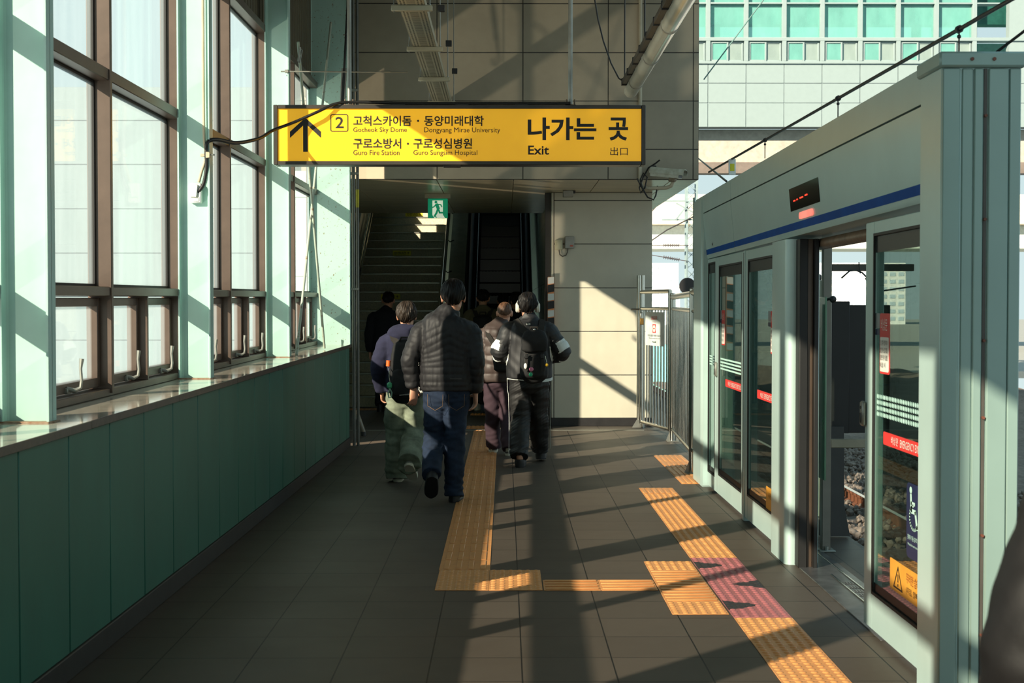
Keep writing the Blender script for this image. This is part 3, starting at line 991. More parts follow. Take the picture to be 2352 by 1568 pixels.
for x in (-1.262, .531):
    mb = MB(); mb.cyl((x, SYF + .09, 3.20), (x, SYF + .09, 5.5), .018, 14); p = mb.build('hanger_pole', M_galv, sg)
    mb = MB(); mb.box(x - .045, x + .045, SYF + .05, SYF + .13, 3.18, 3.192, .003)
    mb.cyl((x - .032, SYF + .06, 3.19), (x - .032, SYF + .06, 3.235), .006, 8); mb.cyl((x + .032, SYF + .06, 3.19), (x + .032, SYF + .06, 3.235), .006, 8)
    mb.build('mounting_foot', mat('rusty_iron', (104, 84, 66), .6), p)
for x in (-.86, -.35, .13):
    mb = MB(); mb.box(x - .055, x + .055, SYF + .02, SYF + .10, 3.178, 3.188, .003); mb.build('cable_saddle', M_galv, sg)
mb = MB(); mb.box(-.50, -.36, SYF + .02, SYF + .12, 2.688, 2.702, .002); mb.build('access_cover', M_signf, sg)
ribbed('flexible_conduit', 'black corrugated conduit looping from the mint column across the yellow sign',
       [(-2.005, 9.315, 2.305), (-1.965, 9.305, 2.36), (-1.945, 9.30, 2.47), (-1.945, 9.295, 2.58), (-1.935, 9.30, 2.632), (-1.90, 9.42, 2.66), (-1.88, 10.0, 2.705), (-1.86, 10.8, 2.83),
        (-1.83, 11.25, 2.945), (-1.68, 11.40, 3.03), (-1.50, 11.43, 3.115), (-1.36, 11.47, 3.185), (-1.20, 11.52, 3.206), (-.8, 11.54, 3.20), (0, 11.54, 3.20), (.40, 11.54, 3.20), (.53, 11.53, 3.20)], .0135, M_bcond)

# ------------------------------------------------------------------ perforated cable tray
M_tray = mat('tray_steel', (178, 170, 146), 0.42, metal=0.2, var=.05)
TX, TZ = -.70, 3.82
tr = thing('cable_tray', 'perforated beige cable tray hung from the roof above the sign', 'cable tray', (TX, 12.5, TZ))
mb = MB(); mb.box(TX - .1, TX + .1, 7, 16.58, TZ, TZ + .003); mb.box(TX - .102, TX - .098, 7, 16.58, TZ, TZ + .06); mb.box(TX + .098, TX + .102, 7, 16.58, TZ, TZ + .06)
t = mb.build('tray_channel', M_tray, tr, smooth=0)
mb = MB()
y = 9.8
k = 0
while y < 16.5:
    for x in (-.078, -.052, .052, .078):
        dy = .018 if abs(x) > .06 else 0
        mb.box(TX + x - .006, TX + x + .006, y + dy, y + dy + .013, TZ - .0012, TZ + .0005)
    mb.box(TX - .032, TX + .032, y, y + .004, TZ - .0012, TZ + .0005)
    y += .036
mb.build('perforation', mat('hole_dark', (34, 32, 28), .7), t, smooth=0)
mb = MB()
for k, dx in enumerate((-.06, -.02, .03, .065)):
    mb.tube([(TX + dx, 7, TZ + .02), (TX + dx + .005, 10, TZ + .022), (TX + dx - .004, 13, TZ + .02), (TX + dx, 16.58, TZ + .02)], .013, 8)
mb.build('cable_bundle', M_black, tr)
for y in (9.05, 10.75, 12.45, 14.1, 15.75):
    mb = MB(); mb.box(TX - .155, TX + .155, y - .02, y + .02, TZ - .042, TZ - .001, .004); b = mb.build('support_bar', M_tray, tr)
    for x in (-.135, .135):
        mb = MB(); mb.cyl((TX + x, y, TZ - .05), (TX + x, y, 5.5), .005, 8); mb.cyl((TX + x, y, TZ - .003), (TX + x, y, TZ + .01), .011, 6); mb.build('hanger_rod', M_galv, b)
    mb = MB(); mb.box(TX + .115, TX + .175, y - .015, y + .015, TZ + .30, TZ + .36, .004); mb.build('beam_clamp', M_dark, b)
t = thing('tie_rod', 'thin horizontal tie rod stretched from a mint column to the cable tray', 'rod', (-1.3, 12.5, 3.61))
mb = MB(); mb.cyl((-1.90, 12.5, 3.612), (-.85, 12.5, 3.606), .0055, 8); mb.build('bar', M_galv, t)
mb = MB(); mb.box(-1.925, -1.89, 12.485, 12.515, 3.598, 3.626, .004); mb.cyl((-1.96, 12.5, 3.612), (-1.92, 12.5, 3.612), .006, 8); mb.build('anchor', M_galv, t)
mb = MB(); mb.cyl((-1.08, 12.5, 3.609), (-1.00, 12.5, 3.6085), .011, 8); mb.build('coupling', M_galv, t)

# ------------------------------------------------------------------ tube lamp at the upper right
LX, LZ = 1.165, 3.55
lp = thing('tube_lamp', 'long translucent tube lamp hung from the roof at the right of the sign', 'lamp', (LX, 11, LZ))
mb = MB()
mb.tube([(LX, 8.0, LZ), (LX, 13.22, LZ), (LX, 13.28, LZ), (LX, 13.30, LZ)], [.062, .062, .05, .02], 20)
mb.build('diffuser_tube', mat('acrylic_tube', (214, 212, 196), .18, var=.03, spec=.7), lp)
for y in (8.9, 10.1, 11.4, 12.67):
    mb = MB(); mb.tube([(LX, y - .012, LZ), (LX, y + .012, LZ)], .068, 20); mb.build('joint_ring', mat('ring_grey', (150, 148, 138), .4), lp)
mb = MB(); mb.box(LX - .10, LX - .055, 8.0, 13.1, LZ + .03, LZ + .075, .004); rl = mb.build('mounting_rail', mat('rail_brown', (78, 70, 60), .5, metal=.3), lp)
y = 8.6
while y < 13.1:
    mb = MB(); mb.box(LX - .105, LX - .03, y - .012, y + .012, LZ + .02, LZ + .085, .003); mb.build('clip', M_dark, rl)
    y += .55
for x, y in ((LX - .08, 12.95), (LX - .06, 11.3), (LX - .06, 9.4)):
    mb = MB(); mb.cyl((x, y, LZ + .07), (x, y, 5.5), .006, 8); mb.build('suspension_wire', M_dark, lp)
mb = MB(); mb.tube([(LX - .09, 13.0, LZ + .06), (LX - .13, 13.0, LZ + .085), (LX - .20, 13.0, LZ + .22), (LX - .27, 13.0, LZ + .42), (LX - .32, 13.0, LZ + .62), (LX - .40, 13.0, LZ + 1.1), (LX - .5, 13, 5.5)], .007, 8)
mb.build('power_cable', M_black, lp)

# ------------------------------------------------------------------ surveillance camera on its pipe
cc = thing('security_camera', 'pale weathered security camera on a bent pipe at the bulkhead corner', 'camera', (1.88, 16.4, 3.0))
mb = MB()
mb.tube([(1.57, 16.565, 5.5), (1.57, 16.565, 3.06), (1.575, 16.56, 2.985), (1.61, 16.55, 2.935), (1.68, 16.53, 2.925), (1.86, 16.45, 2.925), (1.915, 16.42, 2.945), (1.935, 16.41, 2.99), (1.935, 16.41, 3.03)], .0215, 14)
mb.build('bracket_pipe', mat('beige_pipe', (190, 180, 156), .42), cc)
for z in (3.5, 4.5):
    mb = MB(); mb.box(1.535, 1.605, 16.545, 16.60, z - .012, z + .012, .003); mb.build('pipe_strap', M_galv, cc)
CM = Matrix.Rotation(math.radians(-30), 3, 'Z') @ Matrix.Rotation(math.radians(7), 3, 'Y')
c0 = Vector((1.875, 16.40, 3.085))
prof = [(-.052, -.045), (.052, -.045), (.055, .0), (.050, .03), (.028, .05), (-.028, .05), (-.050, .03), (-.055, 0)]
mb = MB()
def extr(mb, prof, x0, x1, c, M, k0=1, k1=1):
    mb.rings([[c + M @ Vector((x0, p[0] * k0, p[1] * k0)) for p in prof], [c + M @ Vector((x1, p[0] * k1, p[1] * k1)) for p in prof]])
extr(mb, prof, -.20, .155, c0, CM)
M_cam = mat('camera_shell', (206, 208, 194), .4, col2=(168, 164, 142), vscale=14)
body = mb.build('housing', M_cam, cc)
mb = MB()
hood = [(-.062, -.01), (-.060, .02), (-.034, .060), (.034, .060), (.060, .02), (.062, -.01), (.057, -.01), (.054, .032), (.032, .054), (-.032, .054), (-.054, .032), (-.057, -.01)]
extr(mb, hood, -.21, .215, c0, CM)
mb.build('sun_hood', M_cam, cc)
mb = MB(); extr(mb, prof, .155, .16, c0, CM, .86, .86); mb.build('front_window', M_black, body)
mb = MB(); mb.obox(c0 + CM @ Vector((.06, 0, -.065)), .075, .05, .05, CM, .006); mb.cyl(c0 + CM @ Vector((.075, -.03, -.06)), c0 + CM @ Vector((.075, .03, -.06)), .03, 12)
mb.build('pan_joint', mat('rusty_joint', (150, 140, 116), .6, col2=(98, 74, 52), vscale=30), cc)
mb = MB()
mb.tube([(1.79, 16.50, 3.25), (1.74, 16.50, 3.21), (1.66, 16.50, 3.16), (1.60, 16.50, 3.05), (1.555, 16.50, 2.93), (1.57, 16.50, 2.87), (1.62, 16.50, 2.93), (1.645, 16.50, 3.05), (1.60, 16.49, 3.10), (1.565, 16.49, 3.02), (1.59, 16.49, 2.92), (1.65, 16.49, 2.82), (1.72, 16.49, 2.79), (1.745, 16.49, 2.84), (1.765, 16.49, 2.95)], .009, 8)
mb.tube([(1.53, 16.5, 3.04), (1.56, 16.5, 2.97), (1.62, 16.5, 2.88)], .008, 8)
mb.tube([(1.70, 16.5, 3.185), (1.745, 16.5, 3.18), (1.75, 16.5, 3.16)], .007, 8)
tag(mb.build('loose_cable', M_black), 'tangle of loose black cable dangling left of the security camera', 'cable')

# small fittings on wall and soffit
t = thing('wall_box', 'cream switch box on the back wall, left of the grey box', 'electrical box', (.70, 18.45, 2.35))
mb = MB(); mb.box(.648, .745, 18.43, 18.49, 2.29, 2.415, .006); mb.build('case', mat('cream', (206, 200, 168), .45), t)
mb = MB(); mb.box(.672, .728, 18.424, 18.432, 2.31, 2.395, .003); mb.build('cover', mat('cream', (206, 200, 168), .45), t)
t = thing('wall_box', 'grey alarm box with a small label on the back wall', 'electrical box', (.83, 18.45, 2.38))
mb = MB(); mb.box(.775, .895, 18.42, 18.49, 2.305, 2.465, .006); mb.build('case', mat('box_grey', (152, 150, 142), .35, metal=.3), t)
mb = MB(); mb.box(.84, .88, 18.416, 18.421, 2.33, 2.35, .001); mb.build('label', mat('label_red', (196, 90, 70), .5), t)
mb = MB(); mb.tube([(.70, 18.46, 2.29), (.71, 18.46, 2.23), (.745, 18.46, 2.205), (.79, 18.46, 2.22), (.81, 18.46, 2.26), (.815, 18.46, 2.305)], .008, 8)
tag(mb.build('short_cable', mat('grey_cable', (104, 98, 88), .5)), 'short grey cable looping under the two wall boxes', 'cable')
t = thing('soffit_box', 'small grey sensor box under the soffit beside the back wall', 'sensor', (.81, 18.2, 2.99))
mb = MB(); mb.box(.74, .87, 18.15, 18.3, 2.955, 3.035, .006); mb.build('case', mat('box_grey', (152, 150, 142), .35, metal=.3), t)
mb = MB(); mb.box(.87, .90, 18.2, 18.24, 3.0, 3.035, .003); mb.build('bracket', M_dark, t)
# emergency exit light
t = thing('emergency_exit_light', 'green running man exit light hanging from the soffit over the stairs', 'exit light', (-.88, 18.7, 2.95))
mb = MB(); mb.box(-1.055, -.715, 18.66, 18.76, 2.972, 3.035, .006); mb.build('mounting_case', mat('case_beige', (190, 180, 156), .5), t)
M_grn = mat('exit_green', (10, 150, 106), .35, emit=.35)
M_exw = mat('exit_white', (226, 240, 214), .4, emit=.45)
mb = MB(); mb.box(-1.012, -.752, 18.69, 18.73, 2.712, 2.968, .004); pn = mb.build('panel', M_grn, t)
ex = lambda u, v: (-1.012 + u * .26 / 206, 18.689, 2.968 - v * .256 / 202)
def poly_face(name, pts, m, par, fn, dy=0.0):
    mb = MB(); q = [fn(*p) for p in pts]
    mb.add([(a, b - dy, c_) for a, b, c_ in q], [tuple(range(len(q)))]); return mb.build(name, m, par, smooth=0)
poly_face('doorway', [(48, 18), (156, 18), (156, 165), (178, 200), (68, 200), (48, 168)], M_exw, pn, ex)
def stroke(mb, pts, wd, fn, dy):
    q = [Vector((p[0], p[1])) for p in pts]
    for a, b in zip(q, q[1:]):
        d = (b - a).normalized(); n = Vector((-d.y, d.x)) * wd / 2
        c4 = [a + n - d * wd * .3, a - n - d * wd * .3, b - n + d * wd * .3, b + n + d * wd * .3]
        v = [fn(p.x, p.y) for p in c4]
        mb.add([(x, y - dy, z) for x, y, z in v], [(0, 1, 2, 3)])
mb = MB()
n = 16
v = [ex(84 + 15 * math.cos(2 * math.pi * i / n), 36 + 15 * math.sin(2 * math.pi * i / n)) for i in range(n)]
mb.add([(a, b - .001, c_) for a, b, c_ in v], [tuple(range(n))])
stroke(mb, [(92, 62), (108, 100)], 34, ex, .001); stroke(mb, [(84, 64), (62, 84), (50, 90)], 12, ex, .001); stroke(mb, [(104, 60), (134, 62), (146, 84)], 12, ex, .001)
stroke(mb, [(102, 112), (90, 148), (70, 180)], 20, ex, .001); stroke(mb, [(112, 112), (122, 144), (164, 144)], 18, ex, .001); stroke(mb, [(66, 182), (92, 192)], 9, ex, .001)
mb.build('running_figure', M_grn, pn, smooth=0)
# striped corner guard
t = thing('corner_guard', 'black and white striped corner guard on the edge of the back wall', 'corner guard', (.59, 18.45, 1.45))
mb = MB()
mb.box(.552, .634, 18.41, 18.49, .98, 1.94, .008)
mb.build('pad', mat('guard_orange', (236, 150, 92), .5), t)
for k in range(9):
    if k % 2 == 0: continue
    z = 1.94 - k * .107
    mb = MB(); mb.prism([(.5515, z), (.6345, z + .012), (.6345, z - .085), (.5515, z - .10)], (0, 18.4095, 0), (1, 0, 0), (0, 0, 1), (0, -.0015, 0)); mb.build('stripe', M_black, t)
for k in range(0, 9, 2):
    z = 1.94 - k * .107 - .002
    mb = MB(); mb.prism([(.5535, z - .006), (.6325, z), (.6325, z - .082), (.5535, z - .094)], (0, 18.4095, 0), (1, 0, 0), (0, 0, 1), (0, -.0012, 0)); mb.build('stripe', M_white, t)
mb = MB(); mb.box(.52, .60, 18.56, 18.66, 0, 3.035, .004)
struct(mb.build('door_jamb', mat('dark_jamb', (52, 50, 46), .5)))

# ------------------------------------------------------------------ platform screen doors
M_alu = mat('silver_paint', (184, 208, 203), 0.34, metal=0.15, var=.025, vscale=2.5, spec=.5)
M_alud = mat('silver_paint_shade', (146, 170, 162), 0.38, metal=0.15, var=.025, vscale=2.5)  # darker silver copy with the shade of the cabinet front in its colour
M_blue = mat('blue_stripe', (4, 74, 150), .6, spec=.08)
G_door = glass('door_glass', (0.60, 0.68, 0.63), 0.06, 0.012, fres=True)
M_red = mat('sticker_red', (214, 58, 54), .45)
M_stw = mat('sticker_white', (226, 224, 214), .45)
M_navy = mat('sticker_navy', (30, 40, 72), .4)
M_amber = mat('sticker_amber', (222, 156, 58), .45)
PX = 1.74
hz = lambda p: Vector((p.x, p.y, p.z + .0043 * (12.74 - p.y)))
hd = thing('door_header', 'long silver header over the platform doors with a blue stripe and a dark display', 'platform door header', (1.85, 9.3, 2.2))
HY0, HY1 = 5.80, 12.68
def header_piece(name, prof, ya, yb, m, par):
    mb = MB()
    mb.rings([[(p[0], ya, p[1]) for p in prof], [(p[0], yb, p[1]) for p in prof]])
    mb.map(hz)
    return mb.build(name, m, par, smooth=20)
for ya, yb in ((HY0, 10.735), (10.745, HY1)):
    header_piece('upper_panel', [(1.70, 2.358), (1.70, 2.505), (1.72, 2.515), (2.02, 2.515), (2.02, 2.358)], ya, yb, M_alu, hd)
    lo = header_piece('lower_panel', [(1.70, 2.348), (1.735, 1.985), (1.742, 1.965), (1.80, 1.965), (2.02, 1.965), (2.02, 2.348)], ya, yb, M_alu, hd)
    mb = MB()
    f = lambda z: 1.70 + (2.348 - z) * (.035 / .363) - .0015
    mb.add([(f(1.998), ya, 1.998), (f(1.998), yb, 1.998), (f(2.042), yb, 2.042), (f(2.042), ya, 2.042)], [(0, 1, 2, 3)])
    mb.map(hz); mb.build('blue_stripe', M_blue, lo, smooth=0)
header_piece('backing', [(1.715, 2.34), (1.715, 2.37), (1.99, 2.37), (1.99, 2.34)], HY0 + .01, HY1 - .01, M_black, hd)
mb = MB(); f2 = lambda z: f(z) - .001
mb.add([(f2(2.112), 7.78, 2.112), (f2(2.112), 8.57, 2.112), (f2(2.246), 8.57, 2.246), (f2(2.246), 7.78, 2.246)], [(0, 1, 2, 3)]); mb.map(hz)
ds = mb.build('display_screen', mat('display_black', (16, 15, 18), .12, spec=.6), hd, smooth=0)
M_led = mat('led_red', (255, 50, 30), .5, emit=2.2)
for ya, yb, dz in ((8.07, 8.14, 0), (8.19, 8.28, -.004), (8.34, 8.37, -.006), (8.41, 8.46, -.008)):
    mb = MB(); mb.add([(f2(2.18) - .001, ya, 2.172 + dz), (f2(2.18) - .001, yb, 2.172 + dz), (f2(2.18) - .001, yb, 2.180 + dz), (f2(2.18) - .001, ya, 2.180 + dz)], [(0, 1, 2, 3)]); mb.map(hz)
    mb.build('led_dash', M_led, ds, smooth=0)
mb = MB(); mb.prism(rrect(7.97, 2.052, 8.32, 2.090, .018), (f(2.07) - .008, 0, 0), (0, 1, 0), (0, 0, 1), (.010, 0, 0)); mb.map(hz)
mb.build('indicator_light', mat('lamp_pink', (255, 120, 104), .3, emit=1.0), hd)
mb = MB(); mb.cyl((f(2.06) - .003, 11.85, 2.075), (f(2.06) + .01, 11.85, 2.075), .012, 12); mb.map(hz); mb.build('key_switch', M_dark, hd)
# posts
t = thing('door_post', 'slim silver end post of the platform doors next to the fence', 'door post', (1.75, 12.45, 0))
mb = MB(); mb.box(1.685, 1.98, 12.22, 12.72, 0, 2.50, .02); mb.build('post_casing', M_alu, t)
mb = MB(); mb.box(1.68, 1.70, 12.705, 12.74, 1.9, 2.53, .004); mb.build('edge_strip', M_alud, t)
t = thing('door_post', 'rounded silver pillar between the emergency door and the open doorway', 'door post', (1.78, 8.8, 0))
mb = MB()
pr = rrect(1.692, 8.55, 1.90, 9.05, .05, 7)
mb.prism(pr, (0, 0, 0), (1, 0, 0), (0, 1, 0), (0, 0, 1.965)); mb.build('post_casing', M_alu, t)
mb = MB(); mb.box(1.75, 1.80, 8.44, 8.56, 0, 1.962, .004); mb.box(1.835, 1.86, 8.42, 8.56, 0, 1.962, .004); mb.build('rubber_seal', M_gasket, t)
mb = MB(); mb.box(1.80, 1.835, 8.46, 8.56, 0, 1.962, .003); mb.build('guide_channel', mat('brown_channel', (92, 76, 64), .4, metal=.4), t)
t = thing('door_post', 'narrow silver strip post between the two emergency doors', 'door post', (1.76, 10.32, 0))
mb = MB(); mb.box(1.735, 1.83, 10.288, 10.352, 0, 1.965, .004); mb.build('post_casing', M_alu, t)
mb = MB(); mb.box(1.734, 1.737, 10.335, 10.347, .05, 1.95, 0); mb.build('groove_seal', M_gasket, t)

def side_text(name, s_, y_far, z0, y_near, z1, m, par, x=PX - .003, bold=.0):
    return lettering(name, s_, (x, y_far, z0), (0, -1, 0), (0, 0, 1), y_far - y_near, z1 - z0, m, par, bold=bold, lift=.0015)
def patch(name, y0, y1, z0, z1, m, par, x=PX - .002, r=.01):
    mb = MB(); mb.prism(rrect(y0, z0, y1, z1, r), (x, 0, 0), (0, 1, 0), (0, 0, 1), (.001, 0, 0)); return mb.build(name, m, par, smooth=0)
def leaf(label, y0, y1, gy0, gy1, gz0, gz1, handle_y=None, cat='platform door', zb=.03, zt=1.962):
    t = thing('glass_door', label, cat, (PX + .02, (y0 + y1) / 2, 0))
    mb = MB(); mb.frame('X', PX, PX + .05, y0 + .003, y1 - .003, zb, zt, gy0 - y0, y1 - gy1, gz0 - zb, zt - gz1, .004)
    mb.build('door_frame', M_alu, t)
    mb = MB(); mb.frame('X', PX - .002, PX + .008, gy0 - .006, gy1 + .006, gz0 - .006, gz1 + .006, .014, b=.001); mb.build('rubber_gasket', M_gasket, t)
    mb = MB(); mb.box(PX + .012, PX + .018, gy0, gy1, gz0, gz1); g = mb.build('glass_pane', G_door, t, smooth=0)
    mb = MB(); mb.box(PX + .0105, PX + .0118, gy0, gy1, gz1 - .085, gz1); mb.box(PX + .0105, PX + .0118, gy0, gy1, gz0, gz0 + .05); mb.build('black_band', M_black, g, smooth=0)
    if handle_y:
        mb = MB(); mb.box(PX - .022, PX, handle_y - .028, handle_y + .028, .985, 1.105, .008); h = mb.build('handle_plate', M_galv, t)
        mb = MB(); mb.box(PX - .026, PX - .021, handle_y - .012, handle_y + .012, 1.0, 1.05, .004); mb.cyl((PX - .025, handle_y, 1.075), (PX - .02, handle_y, 1.075), .008, 10); mb.build('latch', M_dark, h)
    return t, g
GXF = PX + .011
def notice(t, ya, z0=1.40, w_=.17, h_=.135):
    """red and white emergency instructions, near edge ya"""
    a = patch('notice_sticker', ya - w_, ya - .0, z0 - .15, z0 + .13, M_red, t, GXF - .001, .012)
    b = patch('white_field', ya - w_ + .012, ya - .012, z0 - .14, z0 + .02, M_stw, a, GXF - .0025, .008)
    side_text('lettering', '비상문', ya - .03, z0 + .05, ya - w_ + .03, z0 + .105, M_stw, a, GXF - .003)
    for k, s_ in enumerate(('① 열차 정차 후', '빨간색 손잡이를', '밀면 문이 열림', '문의 1234')[:3] + ('비상 시',)):
        side_text('lettering', s_, ya - .022, z0 - .018 - k * .034, ya - w_ + (.025 if k < 3 else .06), z0 + .006 - k * .034, M_ink, b, GXF - .004)
    c_ = patch('grey_tag', ya + .004, ya + .09, z0 + .06, z0 + .13, mat('tag_grey', (130, 136, 136), .5), t, GXF - .001, .006)
    patch('navy_tag', ya + .004, ya + .09, z0 + .028, z0 + .056, M_navy, t, GXF - .001, .004)
def band(t, ya, yb, z0, z1, s2=True):
    a = patch('red_band', yb, ya, z0, z1, M_red, t, GXF - .001, .012)
    L = ya - yb
    side_text('lettering', '비상문', ya - L * .20, z0 + .014, ya - L * .36, z1 - .010, M_stw, a, GXF - .003)
    if s2: side_text('lettering', 'EMERGENCY EXIT DOOR', ya - L * .40, z0 + .014, yb + .005, z1 - .012, M_stw, a, GXF - .003)
M_dotp = mat('sticker_mint', (188, 226, 214), .5)
def dotband(t, ya, yb, z0, z1, solid=False):
    mb = MB()
    if solid:
        for k in range(4):
            z = z0 + (z1 - z0) * (k + .25) / 4
            mb.box(GXF - .0012, GXF, yb, ya, z, z + (z1 - z0) / 8)
    else:
        n = round((ya - yb) / .026)
        for k in range(4):
            z = z0 + (z1 - z0) * (k + .5) / 4
            for i in range(n):
                y = yb + (i + .5) * (ya - yb) / n
                mb.add([(GXF - .001, y + .0095 * math.cos(a), z + .011 * math.sin(a)) for a in [2 * math.pi * q / 10 for q in range(10)]], [tuple(range(10))])
    mb.build('dot_band', M_dotp, t, smooth=0)
# near emergency door with the wheelchair sticker
t, g = leaf('nearest glass emergency door with wheelchair sticker, left of the equipment cabinet', 5.80, 6.86, 5.83, 6.71, .205, 1.90, 6.85)
notice(t, 6.63)
dotband(t, 6.68, 5.83, 1.045, 1.155)
band(t, 6.56, 5.83, .925, .985)
nv = patch('wheelchair_sticker', 5.70, 6.17, .475, .80, M_navy, t, GXF - .001, .03)
wf = lambda u, v: (GXF - .0025, 6.13 - u * .0021, .790 - v * .00185)
mb = MB()
mb.add([wf(13 + 9 * math.cos(a), 10 + 8 * math.sin(a)) for a in [2 * math.pi * q / 14 for q in range(14)]], [tuple(range(14))])
def st2(mb, pts, wd, fn):
    q = [Vector(p) for p in pts]
    for a, b in zip(q, q[1:]):
        d = (b - a).normalized(); n = Vector((-d.y, d.x)) * wd / 2
        mb.add([fn(*(a + n - d * wd * .3)), fn(*(a - n - d * wd * .3)), fn(*(b - n + d * wd * .3)), fn(*(b + n + d * wd * .3))], [(0, 1, 2, 3)])
st2(mb, [(14, 22), (18, 58), (46, 58), (58, 92), (72, 90)], 11, wf); st2(mb, [(16, 40), (40, 40)], 8, wf)
st2(mb, [(12 + 34 - 30 * math.cos(a) - 10, 72 + 28 * math.sin(a)) for a in [math.radians(x) for x in range(-80, 150, 15)]], 7, wf)
mb.build('wheelchair_symbol', M_dotp, nv, smooth=0)
side_text('lettering', '휠체어 이용 승객이 이용할 수 있습니다', 6.14, .555, 5.84, .578, M_dotp, nv, GXF - .003)
side_text('lettering', 'Wheelchair users can use this door safely here', 6.14, .528, 5.84, .542, M_dotp, nv, GXF - .003)
am = patch('warning_sticker', 5.60 + .24, 6.43, .285, .425, M_amber, t, GXF - .001, .01)
mb = MB(); af = lambda u, v: (GXF - .0025, 6.37 - u, .302 + v)
ring2d(mb, [(0, 0), (.15, 0), (.075, .105)], [(.016, .008), (.134, .008), (.075, .09)], af); st2(mb, [(.075, .035), (.075, .065)], .010, af); st2(mb, [(.075, .016), (.075, .022)], .010, af)
mb.build('warning_triangle', M_ink, am, smooth=0)
side_text('lettering', '무리한 승하차 금지', 6.16, .360, 5.85, .405, mat('sticker_brown', (150, 74, 40), .5), am, GXF - .003)
side_text('lettering', '(끼임, 발빠짐 주의)', 6.16, .310, 5.85, .345, M_ink, am, GXF - .003)
# two farther emergency doors and the fixed light
t, g = leaf('middle glass emergency door beside the rounded silver pillar', 9.05, 10.285, 9.10, 10.18, .205, 1.89, 9.08)
notice(t, 9.36)
band(t, 9.85, 9.12, .925, .985)
am = patch('warning_sticker', 9.12, 9.50, .21, .36, M_amber, t, GXF - .001, .01)
side_text('lettering', '무리한 승하차 금지', 9.40, .29, 9.15, .33, M_ink, am, GXF - .003)
t, g = leaf('far glass emergency door reflecting the striped guard', 10.355, 11.735, 10.45, 11.56, .19, 1.885, 11.65)
notice(t, 11.48)
dotband(t, 11.54, 10.48, 1.045, 1.15, True)
band(t, 11.28, 10.48, .925, .985)
t, g = leaf('narrow fixed glass light at the far end of the platform doors', 11.74, 12.215, 11.78, 12.17, .15, 1.925, None, 'fixed glass panel')
dotband(t, 12.15, 11.80, 1.06, 1.15, True)
# equipment cabinet at the near end
cb = thing('equipment_cabinet', 'tall silver equipment cabinet with ribbed front at the right edge of the photo', 'cabinet', (1.85, 5.65, 0))
mb = MB(); mb.box(1.69, 1.998, 5.52, 5.80, 0, 2.49, .006); mb.build('body', M_alu, cb)
mb = MB(); mb.box(1.675, 2.012, 5.495, 5.81, 2.485, 2.545, .008); cp_ = mb.build('top_cap', M_alud, cb)
for x in (1.80, 1.885):
    mb = MB(); mb.cyl((x, 5.49, 2.515), (x, 5.50, 2.515), .007, 10); mb.build('screw', mat('rust_screw', (120, 70, 54), .6), cp_)
for x0, x1, d in ((1.692, 1.760, .012), (1.768, 1.812, .006), (1.815, 1.850, .010), (1.870, 1.948, .012), (1.951, 1.996, .010)):
    mb = MB(); mb.box(x0, x1, 5.52 - d, 5.53, .01, 2.482, .004); mb.build('front_panel', M_alud, cb)
mb = MB(); mb.box(1.853, 1.866, 5.516, 5.53, .01, 2.482, .001); ch = mb.build('channel', mat('channel_brown', (84, 78, 72), .5), cb)
for z in (.28, .67, 1.13, 1.43, 1.9, 2.3):
    mb = MB(); mb.cyl((1.859, 5.505, z), (1.859, 5.52, z), .006, 10); mb.build('screw', mat('rust_screw', (120, 70, 54), .6), ch)
# threshold and track side
mb = MB(); mb.box(1.755, 2.02, 6.6, 9.0, -.01, .006, .002); th = mb.build('threshold_plate', mat('threshold_steel', (92, 92, 92), .35, metal=.5, var=.2, vscale=9))
tag(th, 'worn grey steel threshold plate in the open doorway', 'threshold')
mb = MB(); mb.box(1.885, 1.895, 6.6, 8.2, .006, .012, .001); mb.box(1.965, 1.975, 6.6, 9.0, .006, .012, .001); mb.build('guide_rail', M_steel, th)
mb = MB()
for i in range(12):
    for j in range(4): mb.box(1.90 + j * .016, 1.91 + j * .016, 6.7 + i * .11, 6.77 + i * .11, .006, .009, .001)
mb.build('tread_pattern', mat('threshold_steel', (92, 92, 92), .35, metal=.5), th)
t = thing('steel_post', 'grey steel post with crossbars standing behind the open doorway', 'post', (2.05, 9.05, 0))
mb = MB(); mb.box(2.02, 2.075, 9.02, 9.08, .01, 2.3, .004); mb.build('upright', mat('post_grey', (128, 120, 108), .45), t)
mb = MB(); mb.box(2.0, 2.10, 8.98, 9.10, 0, .012, .003); mb.cyl((2.045, 9.0, .01), (2.045, 9.0, .035), .012, 8); mb.build('base_plate', M_galv, t)
mb = MB(); mb.box(2.075, 2.60, 9.03, 9.07, .66, .715, .004); mb.build('lower_crossbar', mat('bar_beige', (158, 146, 124), .5), t)
mb = MB(); mb.box(2.075, 2.60, 9.03, 9.07, 1.785, 1.83, .004); mb.build('upper_crossbar', mat('bar_brown', (66, 60, 54), .5), t)
t = thing('windscreen_leaf', 'dark glass side screen with a green edge just inside the doorway', 'screen', (1.95, 8.95, 0))
mb = MB(); mb.box(1.845, 1.965, 8.93, 8.955, .12, 1.575, .004); mb.build('panel', mat('dark_panel', (58, 64, 62), .25, spec=.6), t)
mb = MB(); mb.box(1.982, 1.994, 8.80, 8.96, .48, 1.62, .002); mb.build('glass_edge', mat('green_glass_edge', (84, 122, 90), .2), t)
mb = MB(); mb.tube([(1.99, 8.86, 1.60), (2.03, 8.84, 1.61)], .008, 8); mb.ball((2.035, 8.82, 1.605), .022); mb.build('knob', M_black, t)
mb = MB(); mb.box(1.915, 1.925, 8.915, 8.93, .95, 1.2, .003); mb.build('pull_handle', M_galv, t)
t = thing('barrier_board', 'black trackside barrier board behind the steel post', 'barrier', (2.35, 9.7, 0))
mb = MB(); mb.box(2.20, 2.335, 9.62, 9.66, .70, 1.595, .004); mb.build('board', mat('board_black', (34, 31, 29), .6), t)
